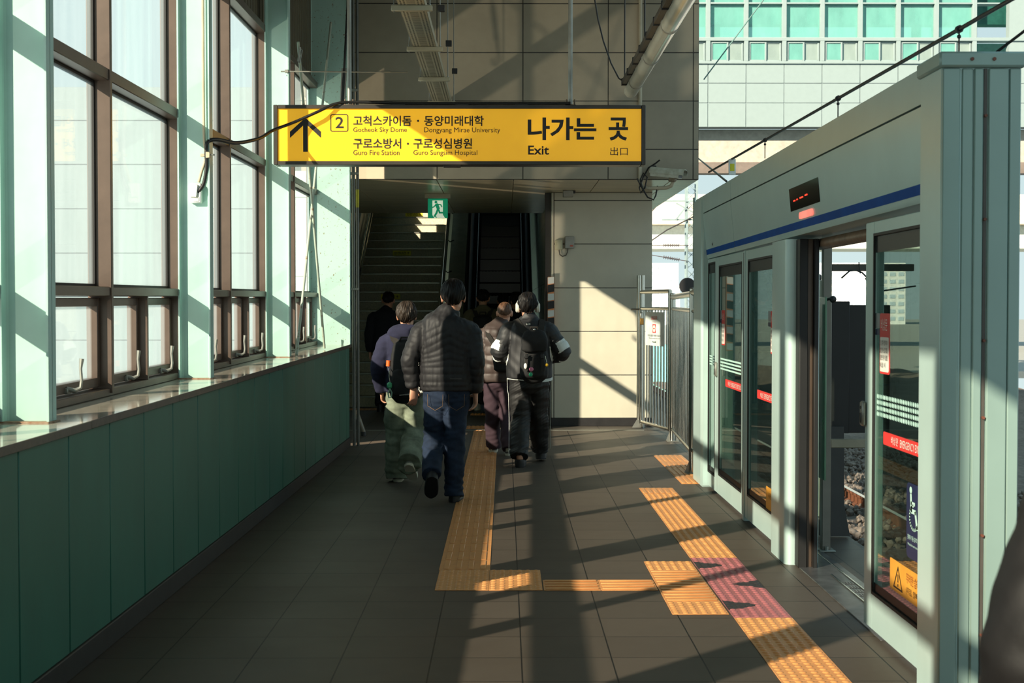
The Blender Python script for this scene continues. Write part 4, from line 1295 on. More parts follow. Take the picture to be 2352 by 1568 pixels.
mb = MB(); mb.box(2.335, 2.62, 9.66, 9.70, .70, 1.57, .004); mb.build('board', mat('board_black', (34, 31, 29), .6), t)
mb = MB(); mb.prism([(2.13, .01), (2.33, .01), (2.29, .22), (2.285, .75), (2.14, .75)], (0, 9.56, 0), (1, 0, 0), (0, 0, 1), (0, .05, 0)); mb.build('stand', mat('stand_grey', (62, 60, 58), .5), t)
t = thing('signal_box', 'pale box with a dark pole on top behind the side screen', 'signal box', (2.3, 10.6, 0))
mb = MB(); mb.box(2.20, 2.40, 10.5, 10.8, 0, 1.755, .006); mb.build('case', mat('box_pale', (150, 152, 134), .6), t)
mb = MB(); mb.cyl((2.29, 10.6, 1.75), (2.27, 10.6, 2.4), .026, 14); mb.box(2.23, 2.35, 10.55, 10.65, 1.75, 1.80, .01); mb.build('pole', M_dark, t)
mb = MB(); mb.tube([(1.90, 6.9, 1.935), (1.90, 8.85, 1.935)], .034, 14)
tag(mb.build('roller_tube', mat('roller_brown', (128, 104, 82), .45, var=.15, vscale=20)), 'brown roller tube under the header across the open doorway', 'tube')
mb = MB(); mb.tube([(2.13, 9.0, 1.74), (2.18, 9.0, 1.785), (2.22, 9.0, 1.79), (2.26, 9.0, 1.775), (2.29, 9.0, 1.745)], .005, 8); mb.tube([(2.29, 9.0, 1.745), (2.33, 9.0, 1.67)], .014, 10); mb.tube([(2.33, 9.0, 1.67), (2.36, 9.0, 1.655), (2.6, 9.0, 1.69)], .005, 8); mb.tube([(2.24, 9, 1.84), (2.245, 9.0, 1.78), (2.25, 9, 1.77)], .004, 6)
tag(mb.build('connector_cable', M_black), 'black cable with a connector hanging from the crossbar behind the doorway', 'cable')

# ------------------------------------------------------------------ stainless gate and fence
def baluster_set(t, a, b, n, z0, z1, r=.010):
    for i in range(1, n + 1):
        p = a.lerp(b, i / (n + 1))
        mb = MB(); mb.cyl((p.x, p.y, z0), (p.x, p.y, z1), r, 10); mb.build('baluster', M_steel, t)
ga, gb = Vector((1.70, 17.70, 0)), Vector((1.925, 16.58, 0))
gt = thing('steel_gate', 'stainless steel gate carrying a white no entry notice', 'gate', (1.80, 17.1, 0))
for p in (ga, gb):
    mb = MB(); mb.cyl((p.x, p.y, .10), (p.x, p.y, 1.745), .024, 14); mb.build('stile', M_steel, gt)
for z, r in ((1.735, .024), (1.53, .020), (.12, .020)):
    mb = MB(); mb.cyl((ga.x, ga.y, z), (gb.x, gb.y, z), r, 14); mb.build('rail', M_steel, gt)
baluster_set(gt, ga, gb, 9, .12, 1.53)
for z in (.4, 1.45):
    mb = MB(); mb.cyl((gb.x, gb.y, z), (1.935, 16.40, z), .012, 8); mb.build('hinge', M_steel, gt)
mb = MB(); mb.cyl((1.60, 17.95, 1.52), (1.80, 17.45, 1.52), .012, 10); mb.build('slide_bolt', M_dark, gt)
t = thing('gate_post', 'tall twin stainless post holding the gate at the back wall', 'post', (1.73, 18.2, 0))
mb = MB(); mb.cyl((1.725, 18.30, 0), (1.725, 18.30, 1.955), .030, 16); mb.build('pipe', M_steel, t)
mb = MB(); mb.cyl((1.765, 18.20, 0), (1.765, 18.20, 1.955), .024, 16); mb.build('pipe', M_steel, t)
mb = MB(); mb.prism([(-.09, 0), (.09, 0), (.03, .10), (-.03, .10)], (1.725, 18.26, 0), (1, 0, 0), (0, 0, 1), (0, .01, 0)); mb.build('foot_gusset', M_galv, t)
t = thing('padlock', 'brass padlock hanging on the gate bolt', 'padlock', (1.70, 17.68, 1.40))
mb = MB(); mb.box(1.672, 1.722, 17.62, 17.645, 1.33, 1.41, .006); mb.build('lock_body', mat('brass', (150, 118, 66), .35, metal=.7), t)
mb = MB(); mb.tube([(1.682, 17.63, 1.41), (1.682, 17.63, 1.47), (1.697, 17.63, 1.485), (1.712, 17.63, 1.47), (1.712, 17.63, 1.41)], .005, 8); mb.build('shackle', M_steel, t)
gd = (gb - ga).normalized(); gn = gd.cross(Vector((0, 0, 1)))
if gn.x > 0: gn = -gn
nt_ = thing('notice_board', 'white no entry notice fixed to the steel gate', 'notice', tuple(ga.lerp(gb, .55) + gn * .028 + Vector((0, 0, 1.28))))
na = ga + gd * .27 + gn * .028
nw, nh = .74, .405
mb = MB(); mb.prism([(0, 0), (nw, 0), (nw, nh), (0, nh)], na + Vector((0, 0, 1.085)), gd, (0, 0, 1), gn * .004); pl = mb.build('plate', mat('notice_white', (214, 224, 222), .45), nt_)
q0 = na + gn * .0045 + Vector((0, 0, 1.085))
def nlett(s_, u0, v0, u1, v1, m, bold=.0): lettering('lettering', s_, q0 + gd * u0 * nw + Vector((0, 0, v0 * nh)), gd, (0, 0, 1), (u1 - u0) * nw, (v1 - v0) * nh, m, pl, bold=bold)
nlett('출입금지', .33, .77, .64, .88, M_red, .03); nlett('No Entry', .40, .69, .56, .72, M_red)
nlett('이곳은 출입이 통제된 곳입니다.', .13, .27, .86, .33, M_ink); nlett('Please do not step on the track', .21, .20, .78, .235, M_ink, .005); nlett('Korail', .40, .09, .58, .14, mat('ink_green', (60, 84, 60), .5), .03)
mb = MB(); mb.prism([(.40 * nw, .38 * nh), (.57 * nw, .38 * nh), (.57 * nw, .64 * nh), (.40 * nw, .64 * nh)], q0, gd, (0, 0, 1), gn * .001); ic = mb.build('no_entry_icon', M_red, pl, smooth=0)
mb = MB(); cxn, cyn = .485 * nw, .51 * nh
mb.prism([(cxn + .052 * math.cos(2 * math.pi * k / 20), cyn + .045 * math.sin(2 * math.pi * k / 20)) for k in range(20)], q0 + gn * .001, gd, (0, 0, 1), gn * .001); mb.build('disc', M_stw, ic, smooth=0)
mb = MB(); mb.prism([(cxn - .03, cyn - .006), (cxn + .03, cyn - .006), (cxn + .03, cyn + .006), (cxn - .03, cyn + .006)], q0 + gn * .002, gd, (0, 0, 1), gn * .001); mb.build('bar', M_red, ic, smooth=0)
fa, fb = Vector((1.935, 16.40, 0)), Vector((1.750, 13.24, 0))
fe = thing('steel_fence', 'stainless steel railing between the gate and the platform doors', 'fence', (1.80, 14.6, 0))
for p, zt in ((fa, 1.70), (fb, 1.72)):
    mb = MB(); mb.cyl((p.x, p.y, 0), (p.x, p.y, zt), .034, 16); mb.ball((p.x, p.y, zt), .034, .034, .012); po = mb.build('post', M_steel, fe)
    mb = MB(); mb.box(p.x - .07, p.x + .07, p.y - .07, p.y + .07, 0, .01, .002)
    mb.prism([(-.075, 0), (-.03, 0), (-.03, .11)], (p.x, p.y - .005, .008), (1, 0, 0), (0, 0, 1), (0, .01, 0)); mb.prism([(.075, 0), (.03, 0), (.03, .11)], (p.x, p.y - .005, .008), (1, 0, 0), (0, 0, 1), (0, .01, 0)); mb.build('base_plate', M_galv, po)
for z0, z1, r in ((1.665, 1.675, .032), (1.53, 1.52, .022), (.14, .20, .022)):
    mb = MB(); mb.cyl((fa.x, fa.y, z0), (fb.x, fb.y, z1), r, 16); mb.build('rail', M_steel, fe)
baluster_set(fe, fa, fb, 14, .17, 1.525)
fc = Vector((1.76, 12.72, 0))
for z, r in ((1.69, .032), (1.52, .022), (.22, .022)):
    mb = MB(); mb.cyl((fb.x, fb.y, z), (fc.x, fc.y, z), r, 16); mb.build('stub_rail', M_steel, fe)

# ------------------------------------------------------------------ overhead wires along the doors
def wire(label, pts, r, m, drops=(), tagat=None):
    t = thing('overhead_wire', label, 'wire', pts[0])
    mb = MB(); mb.tube(pts, r, 8); mb.build('cable', m, t)
    a, b = Vector(pts[0]), Vector(pts[-1])
    for k, L in drops:
        p = a.lerp(b, k)
        mb = MB(); mb.cyl(p, p - Vector((0, 0, L)), .0035, 6); mb.tube([p + Vector((0, -.012, 0)), p + Vector((0, .012, 0))], r * 1.8, 8); mb.ball(p - Vector((0, 0, .03)), r, n=8, m=6); mb.build('dropper', M_dark, t)
    if tagat is not None:
        p = a.lerp(b, tagat)
        mb = MB(); mb.box(p.x - .03, p.x + .03, p.y - .005, p.y + .005, p.z - .13, p.z, .004); q = mb.build('white_tag', M_white, t)
        mb = MB(); mb.box(p.x - .018, p.x + .018, p.y - .0065, p.y - .005, p.z - .10, p.z - .04, .001); mb.build('yellow_mark', M_stick, q)
    return t
wx = 1.86
f_ = lambda Y: (wx, Y, 1.565 + wx * .603 + (.012 * (Y - 5)))
wire('thick black cable strung along the top of the platform doors', [f_(3.5), f_(6), f_(9), f_(13)], .009, M_black, ((.247, .10), (.47, .12), (.705, .13)), .86)
wire('thin dark wire rising from the far gate toward the bridge', [(2.02, 13, 2.70), (3.2, 25, 4.3), (4.6, 40, 6.3)], .010, M_dark)
wire('short black cable leaving the top of the equipment cabinet', [(1.93, 5.6, 2.56), (2.2, 5.2, 2.80), (2.8, 4.6, 3.4)], .006, M_black)
wire('thin teal wire crossing the white station building', [(3.9, 28, 6.0), (5.1, 28, 7.6), (6.3, 28, 9.3)], .012, mat('wire_teal', (70, 110, 104), .5))

# ------------------------------------------------------------------ railway beyond
mb = MB()
rnd = random.Random(5)
nx, ny = 34, 120
v = []
for j in range(ny + 1):
    for i in range(nx + 1):
        v.append((2.35 + i * .42 + rnd.uniform(-.1, .1), -2 + j * .55 + rnd.uniform(-.1, .1), -1.12 + rnd.uniform(-.05, .06)))
mb.add(v, [(j * (nx + 1) + i, j * (nx + 1) + i + 1, (j + 1) * (nx + 1) + i + 1, (j + 1) * (nx + 1) + i) for j in range(ny) for i in range(nx)])
o = mb.build('track_bed', mat('ballast_base', (110, 98, 88), .9, var=.2, vscale=14, bump=.8, bscale=30), smooth=0); struct(o)
st_m = bpy.data.meshes.new('gravel')
bmx = bmesh.new()
for k in range(2600):
    x = rnd.uniform(3.6, 7.2); y = rnd.uniform(12, 27)
    M = Matrix.Translation((x, y, -1.08 + rnd.uniform(0, .05))) @ Matrix.Rotation(rnd.uniform(0, 6), 4, (rnd.random(), rnd.random(), rnd.random())) @ Matrix.Diagonal((rnd.uniform(.5, 1), rnd.uniform(.5, 1), rnd.uniform(.4, .8), 1))
    bmesh.ops.create_icosphere(bmx, subdivisions=1, radius=rnd.uniform(.045, .085), matrix=M)
bmx.to_mesh(st_m); bmx.free()
st_m.materials.append(mat('ballast_stone', (128, 116, 106), .85, var=.25, vscale=9))
o = bpy.data.objects.new('gravel', st_m); COL.objects.link(o)
o['kind'] = 'stuff'; tag(o, 'grey ballast stones between the rails beyond the doorway', 'gravel')
for lab, x in (('rusty rail nearest the platform edge', 3.15), ('rusty rail on the far side of the first track', 4.65)):
    mb = MB()
    pr = [(-.07, 0), (.07, 0), (.07, .015), (.012, .03), (.012, .11), (.035, .12), (.035, .15), (-.035, .15), (-.035, .12), (-.012, .11), (-.012, .03), (-.07, .015)]
    mb.rings([[(x + p[0], -2, -1.06 + p[1]) for p in pr], [(x + p[0], 60, -1.06 + p[1]) for p in pr]])
    t = thing('steel_rail', lab, 'rail', (x, 20, -1.06), 'rails of the first track'); mb.build('rail_body', mat('rail_rust', (120, 74, 50), .7), t)
    mb = MB(); mb.box(x - .03, x + .03, -2, 60, -.911, -.905); mb.build('running_surface', M_steel, t)
mb = MB(); mb.box(5.0, 7.4, 50, 52, -1.2, .15, .01)
t = tag(mb.build('trackside_barrier', mat('turquoise_wall', (120, 196, 190), .5)), 'low turquoise trackside barrier seen between the gate bars', 'barrier')

# lattice mast with arms, insulators and signal disc
M_mast = mat('mast_steel', (132, 152, 154), .5)
ms = thing('lattice_mast', 'lattice steel catenary mast behind the end of the platform doors', 'mast', (5.9, 45, -1.1))
for dx in (0, .31):
    for dy in (0, .31):
        mb = MB(); mb.box(5.75 + dx - .03, 5.75 + dx + .03, 45 + dy - .03, 45 + dy + .03, -1.1, 5.6); mb.build('chord', M_mast, ms)
z = -1.0; k = 0
while z < 5.3:
    for y_ in (45, 45.31):
        mb = MB(); a, b = (5.75, 6.06) if k % 2 else (6.06, 5.75)
        mb.bar((a, y_, z), (b, y_, z + .30), .028, .012); mb.bar((b, y_, z), (a, y_, z + .30), .028, .012)
        if k < 40: mb.build('lacing', M_mast, ms)
    z += .31; k += 1
for z, x0 in ((4.87, 4.75), (4.28, 4.95)):
    mb = MB(); mb.box(x0, 6.05, 44.93, 44.99, z - .025, z + .025); mb.build('arm', M_mast, ms)
mb = MB(); mb.bar((5.4, 44.93, 4.28), (5.85, 44.93, 4.87), .05, .05); mb.bar((5.4, 44.93, 4.80), (6.05, 44.93, 4.45), .04, .04); mb.build('stay', M_mast, ms)
for z, dz in ((3.47, 0), (3.0, .12)):
    mb = MB(); P0, P1 = Vector((4.6, 44.9, z + dz * 1.4)), Vector((5.8, 44.9, z - dz * .3))
    mb.cyl(P0, P1, .012, 6)
    for i in range(15):
        p = P0.lerp(P1, .34 + .4 * i / 14); d = (P1 - P0).normalized() * .008
        mb.tube([p - d, p + d], .055 if i % 2 == 0 else .03, 10)
    mb.build('insulator', mat('insulator_brown', (74, 56, 52), .35), ms)
t = thing('signal_disc', 'round black signal disc on the lattice mast', 'signal', (5.75, 44.8, 2.2))
mb = MB(); mb.tube([(5.75, 44.82, 2.19), (5.75, 44.86, 2.19)], .26, 24); mb.build('disc', M_black, t)
mb = MB(); mb.box(5.55, 6.05, 44.87, 44.92, 2.25, 2.30); mb.build('bracket', M_mast, t)
wire('dark catenary wire behind the back wall, upper of two', [(4.3, 44.9, 4.2), (5.0, 44.9, 4.95)], .02, M_dark)
wire('dark catenary wire behind the back wall, lower of two', [(4.3, 44.9, 3.4), (5.1, 44.9, 3.95), (6.0, 44.9, 4.4)], .02, M_dark)
# concrete viaduct
M_conc = mat('viaduct_concrete', (206, 196, 176), .8, var=.06)
t = thing('viaduct', 'pale concrete viaduct crossing far behind the lattice mast', 'bridge', (14, 92, 7.6))
mb = MB(); mb.box(4, 60, 90, 97, 6.7, 8.6, .05); mb.build('deck', M_conc, t)
mb = MB(); mb.box(4, 60, 91, 96, 5.2, 6.7, .05); mb.build('girder', mat('girder_pale', (206, 214, 206), .7), t)
# station building over the tracks
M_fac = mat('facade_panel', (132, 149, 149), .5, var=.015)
M_facg = mat('facade_joint', (112, 128, 132), .7)
bd_ = thing('station_building', 'white panelled station building with green glazing above the tracks', 'building', (14, 45, 7.2))
bx = [5.2 + 1.2 * k for k in range(-2, 18)]
B = lambda y: 1.565 + (702 - y) * 45 / 3267
mb = MB(); mb.cur = 1; mb.box(2.8, 26, 45.02, 45.5, B(293), B(148)); mb.cur = 0
xs = [2.8 + .98] + [6.4 + 1.2 * k for k in range(-2, 17)]
panels(mb, [6.40 + 1.2 * k for k in range(-3, 17)], [B(293), B(238), B(193), B(148)], 45, .05, .02)
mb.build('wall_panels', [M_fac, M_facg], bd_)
mb = MB(); mb.box(2.8, 26, 44.94, 45.3, B(149), B(143), .01); mb.box(2.8, 26, 44.94, 45.3, B(97), B(89), .01); mb.box(2.8, 15.6, 44.96, 45.3, B(13), B(9), .01); mb.build('ledge', M_fac, bd_)
G_bld = glass('building_glass', (0.62, 0.90, 0.85), 0.10, 0.02, haze=.42, hazecol=(128, 190, 180), diffuse=True)  # diffuse haze paints aerial brightness into the building panes
for k in range(-3, 8):
    x = 6.40 + 1.2 * k
    mb = MB(); mb.box(x - .07, x + .07, 44.95, 45.3, B(143), 14, .01); mb.build('mullion', M_fac, bd_)
    if k < 7:
        mb = MB(); mb.box(x + .07, x + 1.13, 45.1, 45.12, B(89), 14); mb.build('glazing', G_bld, bd_, smooth=0)
        for q in (0, 1):
            mb = MB(); mb.frame('Y', 45.0 + .04 * q, 45.05 + .04 * q, x + .09 + .5 * q, x + .64 + .47 * q, B(143), B(98), .05, b=.005); s_ = mb.build('window_sash', M_fac, bd_)
            mb = MB(); mb.box(x + .12 + .5 * q, x + .60 + .47 * q, 45.03 + .04 * q, 45.035 + .04 * q, B(141), B(100)); mb.build('pane', glass('small_pane', (.75, .85, .84), .12, .02, haze=.4, hazecol=(170, 186, 180), diffuse=True) if q else G_bld, s_, smooth=0)
mb = MB(); mb.box(15.9, 26, 45.0, 45.3, B(148), 14); mb.build('side_wall', M_fac, bd_)
mb = MB(); mb.box(2.8, 26, 49.5, 49.7, B(148), B(42)); mb.box(2.8, 26, 45.3, 49.7, 13.9, 14.1); mb.box(2.8, 26, 45.3, 49.7, B(148), B(146)); mb.build('inner_wall', mat('inner_pale', (176, 206, 200), .8), bd_)
mb = MB()
for x in (6.9, 9.2, 11.8, 13.6): mb.box(x, x + .25, 47.5, 47.8, B(146), 13.9)
mb.box(2.8, 26, 47.4, 47.9, 10.9, 13.9); mb.build('inner_frame', mat('inner_teal', (96, 150, 142), .7), bd_)
mb = MB(); mb.box(2.8, 26, 45.6, 49, B(370), B(293), .02); mb.build('underside_beam', mat('beam_grey', (168, 164, 152), .7), bd_)
mb = MB(); mb.box(2.8, 26, 45.4, 46.0, B(396), B(370), .01); mb.build('girder', mat('girder_brown', (112, 102, 94), .6), bd_)
for x in (9.35, 9.75):
    mb = MB(); mb.cyl((x, 45.7, B(420)), (x, 45.7, B(372)), .09, 12); mb.box(x - .14, x + .14, 45.55, 45.85, B(375), B(370)); mb.build('hanger_pipe', mat('hanger_blue', (120, 140, 150), .5), bd_)
mb = MB(); mb.cyl((9.30, 45.7, -1.1), (9.30, 45.7, B(396)), .25, 16); mb.cyl((24, 45.7, -1.1), (24, 45.7, B(396)), .3, 16); mb.build('support_column', M_fac, bd_)
# white panelled building beyond the left windows
bl = thing('panelled_building', 'white panelled building seen through the left windows', 'building', (-20, 30, 0))
mb = MB(); mb.cur = 1; mb.box(-45, -3.9, 30.02, 34, -4, 6.15); mb.cur = 0
zs = [6.16, 5.45, 4.53, 3.60, 2.67, 1.76, .84, -.08, -1.0, -1.92, -4]
panels(mb, [-45, -3.9], zs[::-1], 30, .05, .02)
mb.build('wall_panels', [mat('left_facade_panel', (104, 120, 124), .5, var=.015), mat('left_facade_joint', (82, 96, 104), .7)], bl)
# far apartment blocks
M_apt = mat('apartment_wall', (224, 226, 226), .8)  # pale wall and window colours hold the aerial haze
M_aptw = mat('apartment_window', (178, 196, 208), .5)
def tower(label, x0, x1, y, z1, nxw, nzw, group='apartment blocks'):
    t = thing('apartment_block', label, 'building', ((x0 + x1) / 2, y, -2), group)
    mb = MB(); mb.box(x0, x1, y, y + 12, -2, z1); mb.build('block', M_apt, t)
    dx, dz = (x1 - x0) / nxw, (z1 + 1) / nzw
    for i in range(nxw):
        for j in range(nzw):
            mb = MB(); mb.box(x0 + dx * (i + .15), x0 + dx * (i + .8), y - .08, y, -1 + dz * (j + .25), -1 + dz * (j + .75)); mb.build('window', M_aptw, t, smooth=0)
tower('pale apartment block seen between the back wall and the mast', 21.5, 26.2, 215, 8.0, 5, 9)
tower('faint lower apartment block beside the mast', 26.8, 29.5, 240, 5.0, 3, 6)
tower('hazy apartment block with blue windows seen through the open doorway', 46, 62, 220, 8.2, 12, 8)
mb = MB(); mb.box(2.4, 160, 62, 300, -1.6, -1.3); struct(mb.build('ground', mat('far_ground', (150, 152, 146), .9)))
# ------------------------------------------------------------------ people
def fold(P, seed, k=14.0, n=6, stretch=(1, 1, 1)):
    """smooth wavy noise from a few warped sine waves, about -1..1"""
    r = np.random.default_rng(seed)
    Q = P * np.array(stretch)
    warp = np.zeros(len(P))
    for i in range(3):
        warp += np.sin(Q @ (r.normal(size=3) * k * .45) + r.uniform(0, 6)) * .9
    out = np.zeros(len(P))
    for i in range(n):
        kk = k * (1 + .35 * i)
        out += np.sin(Q @ (r.normal(size=3) * kk * .6) + warp * 1.4 + r.uniform(0, 6)) / (1 + .35 * i)
    return out / 3.0

def crom(pts, rad, sub=5):
    """Catmull-Rom samples of points and radii pairs"""
    P = [Vector(p) for p in pts]
    R = [Vector((r, r, 0)) if not isinstance(r, (tuple, list)) else Vector((r[0], r[1], 0)) for r in rad]
    o, q = [], []
    def cr(A, i, u):
        a, b, c, d = A[max(i - 1, 0)], A[i], A[i + 1], A[min(i + 2, len(A) - 1)]
        return .5 * ((2 * b) + (c - a) * u + (2 * a - 5 * b + 4 * c - d) * u * u + (3 * b - a - 3 * c + d) * u ** 3)
    for i in range(len(P) - 1):
        for k in range(sub):
            o.append(cr(P, i, k / sub)); q.append(cr(R, i, k / sub))
    o.append(P[-1]); q.append(R[-1])
    return o, q

def limb(mb, pts, rad, fwd=(0, 1, 0), n=16, sub=4, e=2.0, round_ends=True):
    """closed smooth tube; each radius is (sideways, along fwd)"""
    P, R = crom(pts, rad, sub)
    fwd = Vector(fwd)
    rg = []
    N = len(P)
    def ring(p, t, r, k=1.0):
        b = fwd - t * fwd.dot(t)
        if b.length < 1e-3: b = Vector((0, 0, 1)) - t * t.z
        b.normalize(); a = t.cross(b)
        out = []
        for i in range(n):
            th = 2 * math.pi * i / n
            c, s = math.cos(th), math.sin(th)
            c = math.copysign(abs(c) ** (2 / e), c); s = math.copysign(abs(s) ** (2 / e), s)
            out.append(p + a * (c * r.x * k) + b * (s * r.y * k))
        return out
    ts = [(P[min(i + 1, N - 1)] - P[max(i - 1, 0)]).normalized() for i in range(N)]
    if round_ends:
        m = min(R[0].x, R[0].y)
        for a in (78, 45): rg.append(ring(P[0] - ts[0] * m * math.sin(math.radians(a)) * .7, ts[0], R[0], math.cos(math.radians(a))))
    for i in range(N): rg.append(ring(P[i], ts[i], R[i]))
    if round_ends:
        m = min(R[-1].x, R[-1].y)
        for a in (45, 78): rg.append(ring(P[-1] + ts[-1] * m * math.sin(math.radians(a)) * .7, ts[-1], R[-1], math.cos(math.radians(a))))
    mb.rings(rg)

def blend(mb, name, m, parent, voxel=.010, smooth=3, disp=None, slot=None):
    """fuse overlapping closed shapes into one continuous skin and shape its surface"""
    me = bpy.data.meshes.new('tmp')
    me.from_pydata(mb.v, [], mb.f)
    bm = bmesh.new(); bm.from_mesh(me); bmesh.ops.recalc_face_normals(bm, faces=bm.faces); bm.to_mesh(me); bm.free()
    o = bpy.data.objects.new('tmp', me)
    tmp_col.objects.link(o)
    r = o.modifiers.new('r', 'REMESH'); r.mode = 'VOXEL'; r.voxel_size = voxel; r.use_smooth_shade = True
    if smooth:
        s = o.modifiers.new('s', 'SMOOTH'); s.factor = .5; s.iterations = smooth
    dg = tmp_layer_update()
    out = bpy.data.meshes.new_from_object(o.evaluated_get(dg))
    bpy.data.objects.remove(o); bpy.data.meshes.remove(me)
    out.name = name
    out.materials.clear()
    nv = len(out.vertices)
    P = np.empty(nv * 3, 'f'); out.vertices.foreach_get('co', P); P = P.reshape(-1, 3).astype(float)
    if disp:
        N = np.empty(nv * 3, 'f'); out.vertices.foreach_get('normal', N); N = N.reshape(-1, 3)
        P = P + N * disp(P, N)[:, None]
    if slot:
        C = np.empty(len(out.polygons) * 3, 'f'); out.polygons.foreach_get('center', C)
        Nf = np.empty(len(out.polygons) * 3, 'f'); out.polygons.foreach_get('normal', Nf)
        out.polygons.foreach_set('material_index', slot(C.reshape(-1, 3).astype(float), Nf.reshape(-1, 3)).astype('i'))
    off = world_loc(parent)
    P = P - np.array(off)
    out.vertices.foreach_set('co', P.astype('f').ravel())
    for q in (m if isinstance(m, (list, tuple)) else [m]): out.materials.append(q)
    out.polygons.foreach_set('use_smooth', [True] * len(out.polygons))
    out.update()
    ob = bpy.data.objects.new(name, out)
    COL.objects.link(ob)
    ob.parent = parent
    return ob

tmp_scene = bpy.data.scenes.new('tmp')
tmp_col = tmp_scene.collection
def tmp_layer_update():
    vl = tmp_scene.view_layers[0]
    vl.update()
    dg = vl.depsgraph
    dg.update()
    return dg

M_skin = mat('skin', (206, 150, 122), .5, var=.04, vscale=20)
M_hairb = mat('hair_black', (22, 19, 18), .5, var=.3, vscale=60, stretch=(1, 1, .15), spec=.22)
M_hairbr = mat('hair_brown', (52, 43, 36), .5, var=.3, vscale=60, stretch=(1, 1, .15), spec=.25)
M_eye = mat('eye_white', (220, 214, 206), .3)

def head_parts(mb, c, s, yaw=0.0):
    """skull, jaw, nose, ears, neck joint; c is the head centre"""
    R = Matrix.Rotation(yaw, 3, 'Z')
    def B(x, y, z, rx, ry, rz):
        p = c + R @ (Vector((x, y, z)) * s)
        t = MB(); t.ball((0, 0, 0), rx * s, ry * s, rz * s, 18, 12)
        mb.add([R @ Vector(q) + p for q in t.v], t.f)
    B(0, -.008, .022, .074, .093, .090)
    B(0, .030, -.045, .058, .066, .072)
    B(0, .062, -.078, .030, .030, .028)
    B(0, .100, -.022, .011, .016, .018); B(0, .090, .002, .009, .012, .026)
    B(0, .088, -.058, .022, .011, .008)
    for q in (-1, 1):
        B(q * .077, -.004, -.012, .009, .020, .031); B(q * .082, -.012, .002, .008, .012, .020)
        B(q * .031, .082, .018, .019, .010, .008)
    return R

def hair(parent, c, s, R, m, seed, low_back=-.62, low_side=-.18, low_front=.42, vol=1.10, strand=.0035, part=0.0, name='hair'):
    """cap of hair with strand relief and a ragged hairline"""
    na, ne = 168, 26
    r = np.random.default_rng(seed)
    ph = r.uniform(0, 6.28, 8)
    ctr = c + R @ Vector((0, -.012 * s, .020 * s))
    mb = MB()
    outer, inner = [], []
    for j in range(ne + 1):
        ro, ri = [], []
        for i in range(na):
            az = 2 * math.pi * i / na
            back = (1 - math.sin(az)) / 2                 # 1 at the back, 0 at the face
            side = abs(math.cos(az))
            lo = low_front + (low_back - low_front) * back ** .8
            if back < .62: lo = min(lo, low_front + (low_side - low_front) * side ** 1.5)
            elif side > .6: lo = max(lo, low_back + (low_side - low_back) * ((side - .6) / .4) ** 1.2)
            lo += .05 * math.sin(az * 17 + ph[0]) + .035 * math.sin(az * 31 + ph[1])
            el = math.pi / 2 * .98 + (lo - math.pi / 2 * .98) * (j / ne)
            wob = .6 * math.sin(az * 29 + 2.6 * math.sin(el * 3 + ph[2] + az) + ph[3]) + .6 * math.sin(az * 51 + 4 * math.sin(el * 4 + ph[4] + 2 * az) + ph[5]) + 1.1 * math.sin(az * 5 + el * 4 + ph[6]) + .8 * math.sin(az * 11 - el * 7 + ph[7])
            k = vol * (1 - .10 * (j / ne) ** 3) + strand / .09 * wob * min(1, j / 9)
            k += part * math.exp(-((az - 1.9) ** 2) * 3)
            d = Vector((math.cos(el) * math.cos(az) * .077, math.cos(el) * math.sin(az) * .096, math.sin(el) * .093)) * s
            ro.append(ctr + R @ (d * k)); ri.append(ctr + R @ (d * .93))
        outer.append(ro); inner.append(ri)
    mb.rings(outer + inner[::-1], caps=True)
    return mb.build(name, m, parent, smooth=70)

def hand(mb, w, d, fwd, inn, s=1.0, curl=.5, wid=1.0):
    """palm, four fingers of unequal length and a thumb; d along the hand, fwd toward the thumb side, inn toward the palm"""
    w, d, fwd, inn = Vector(w), Vector(d).normalized(), Vector(fwd), Vector(inn)
    fwd = (fwd - d * fwd.dot(d)).normalized(); inn = (inn - d * inn.dot(d) - fwd * inn.dot(fwd)).normalized()
    limb(mb, [w - d * .03 * s, w + d * .02 * s, w + d * .06 * s, w + d * .088 * s], [(.022 * s, .027 * s), (.019 * s, .033 * s), (.016 * s, .041 * s), (.013 * s, .040 * s)], fwd, 14, 3)
    for k, (o, L) in enumerate(((.031, .92), (.0105, 1.0), (-.0105, .94), (-.030, .76))):
        p = w + (d * .082 + fwd * o) * s
        pts = [p - d * .015 * s, p]
        a = .15 + curl * (.35 + .12 * k)
        for seg in (.040, .027, .022):
            dr = d * math.cos(a) + inn * math.sin(a) + fwd * o * .8
            p = p + dr.normalized() * seg * L * s
            pts.append(p); a += curl * .75
        limb(mb, pts, [.0092 * s, .0088 * s, .0085 * s, .0078 * s, .0066 * s], fwd, 8, 2)
    p = w + (d * .022 + fwd * .026 + inn * .008) * s
    pts = [p]
    for seg, mix in ((.040, .75), (.032, .45), (.024, .30)):
        p = p + (d * (1 - mix) + fwd * mix + inn * (.30 + .2 * curl)).normalized() * seg * s
        pts.append(p)
    limb(mb, pts, [.014 * s, .0115 * s, .0098 * s, .0078 * s], inn, 8, 2)

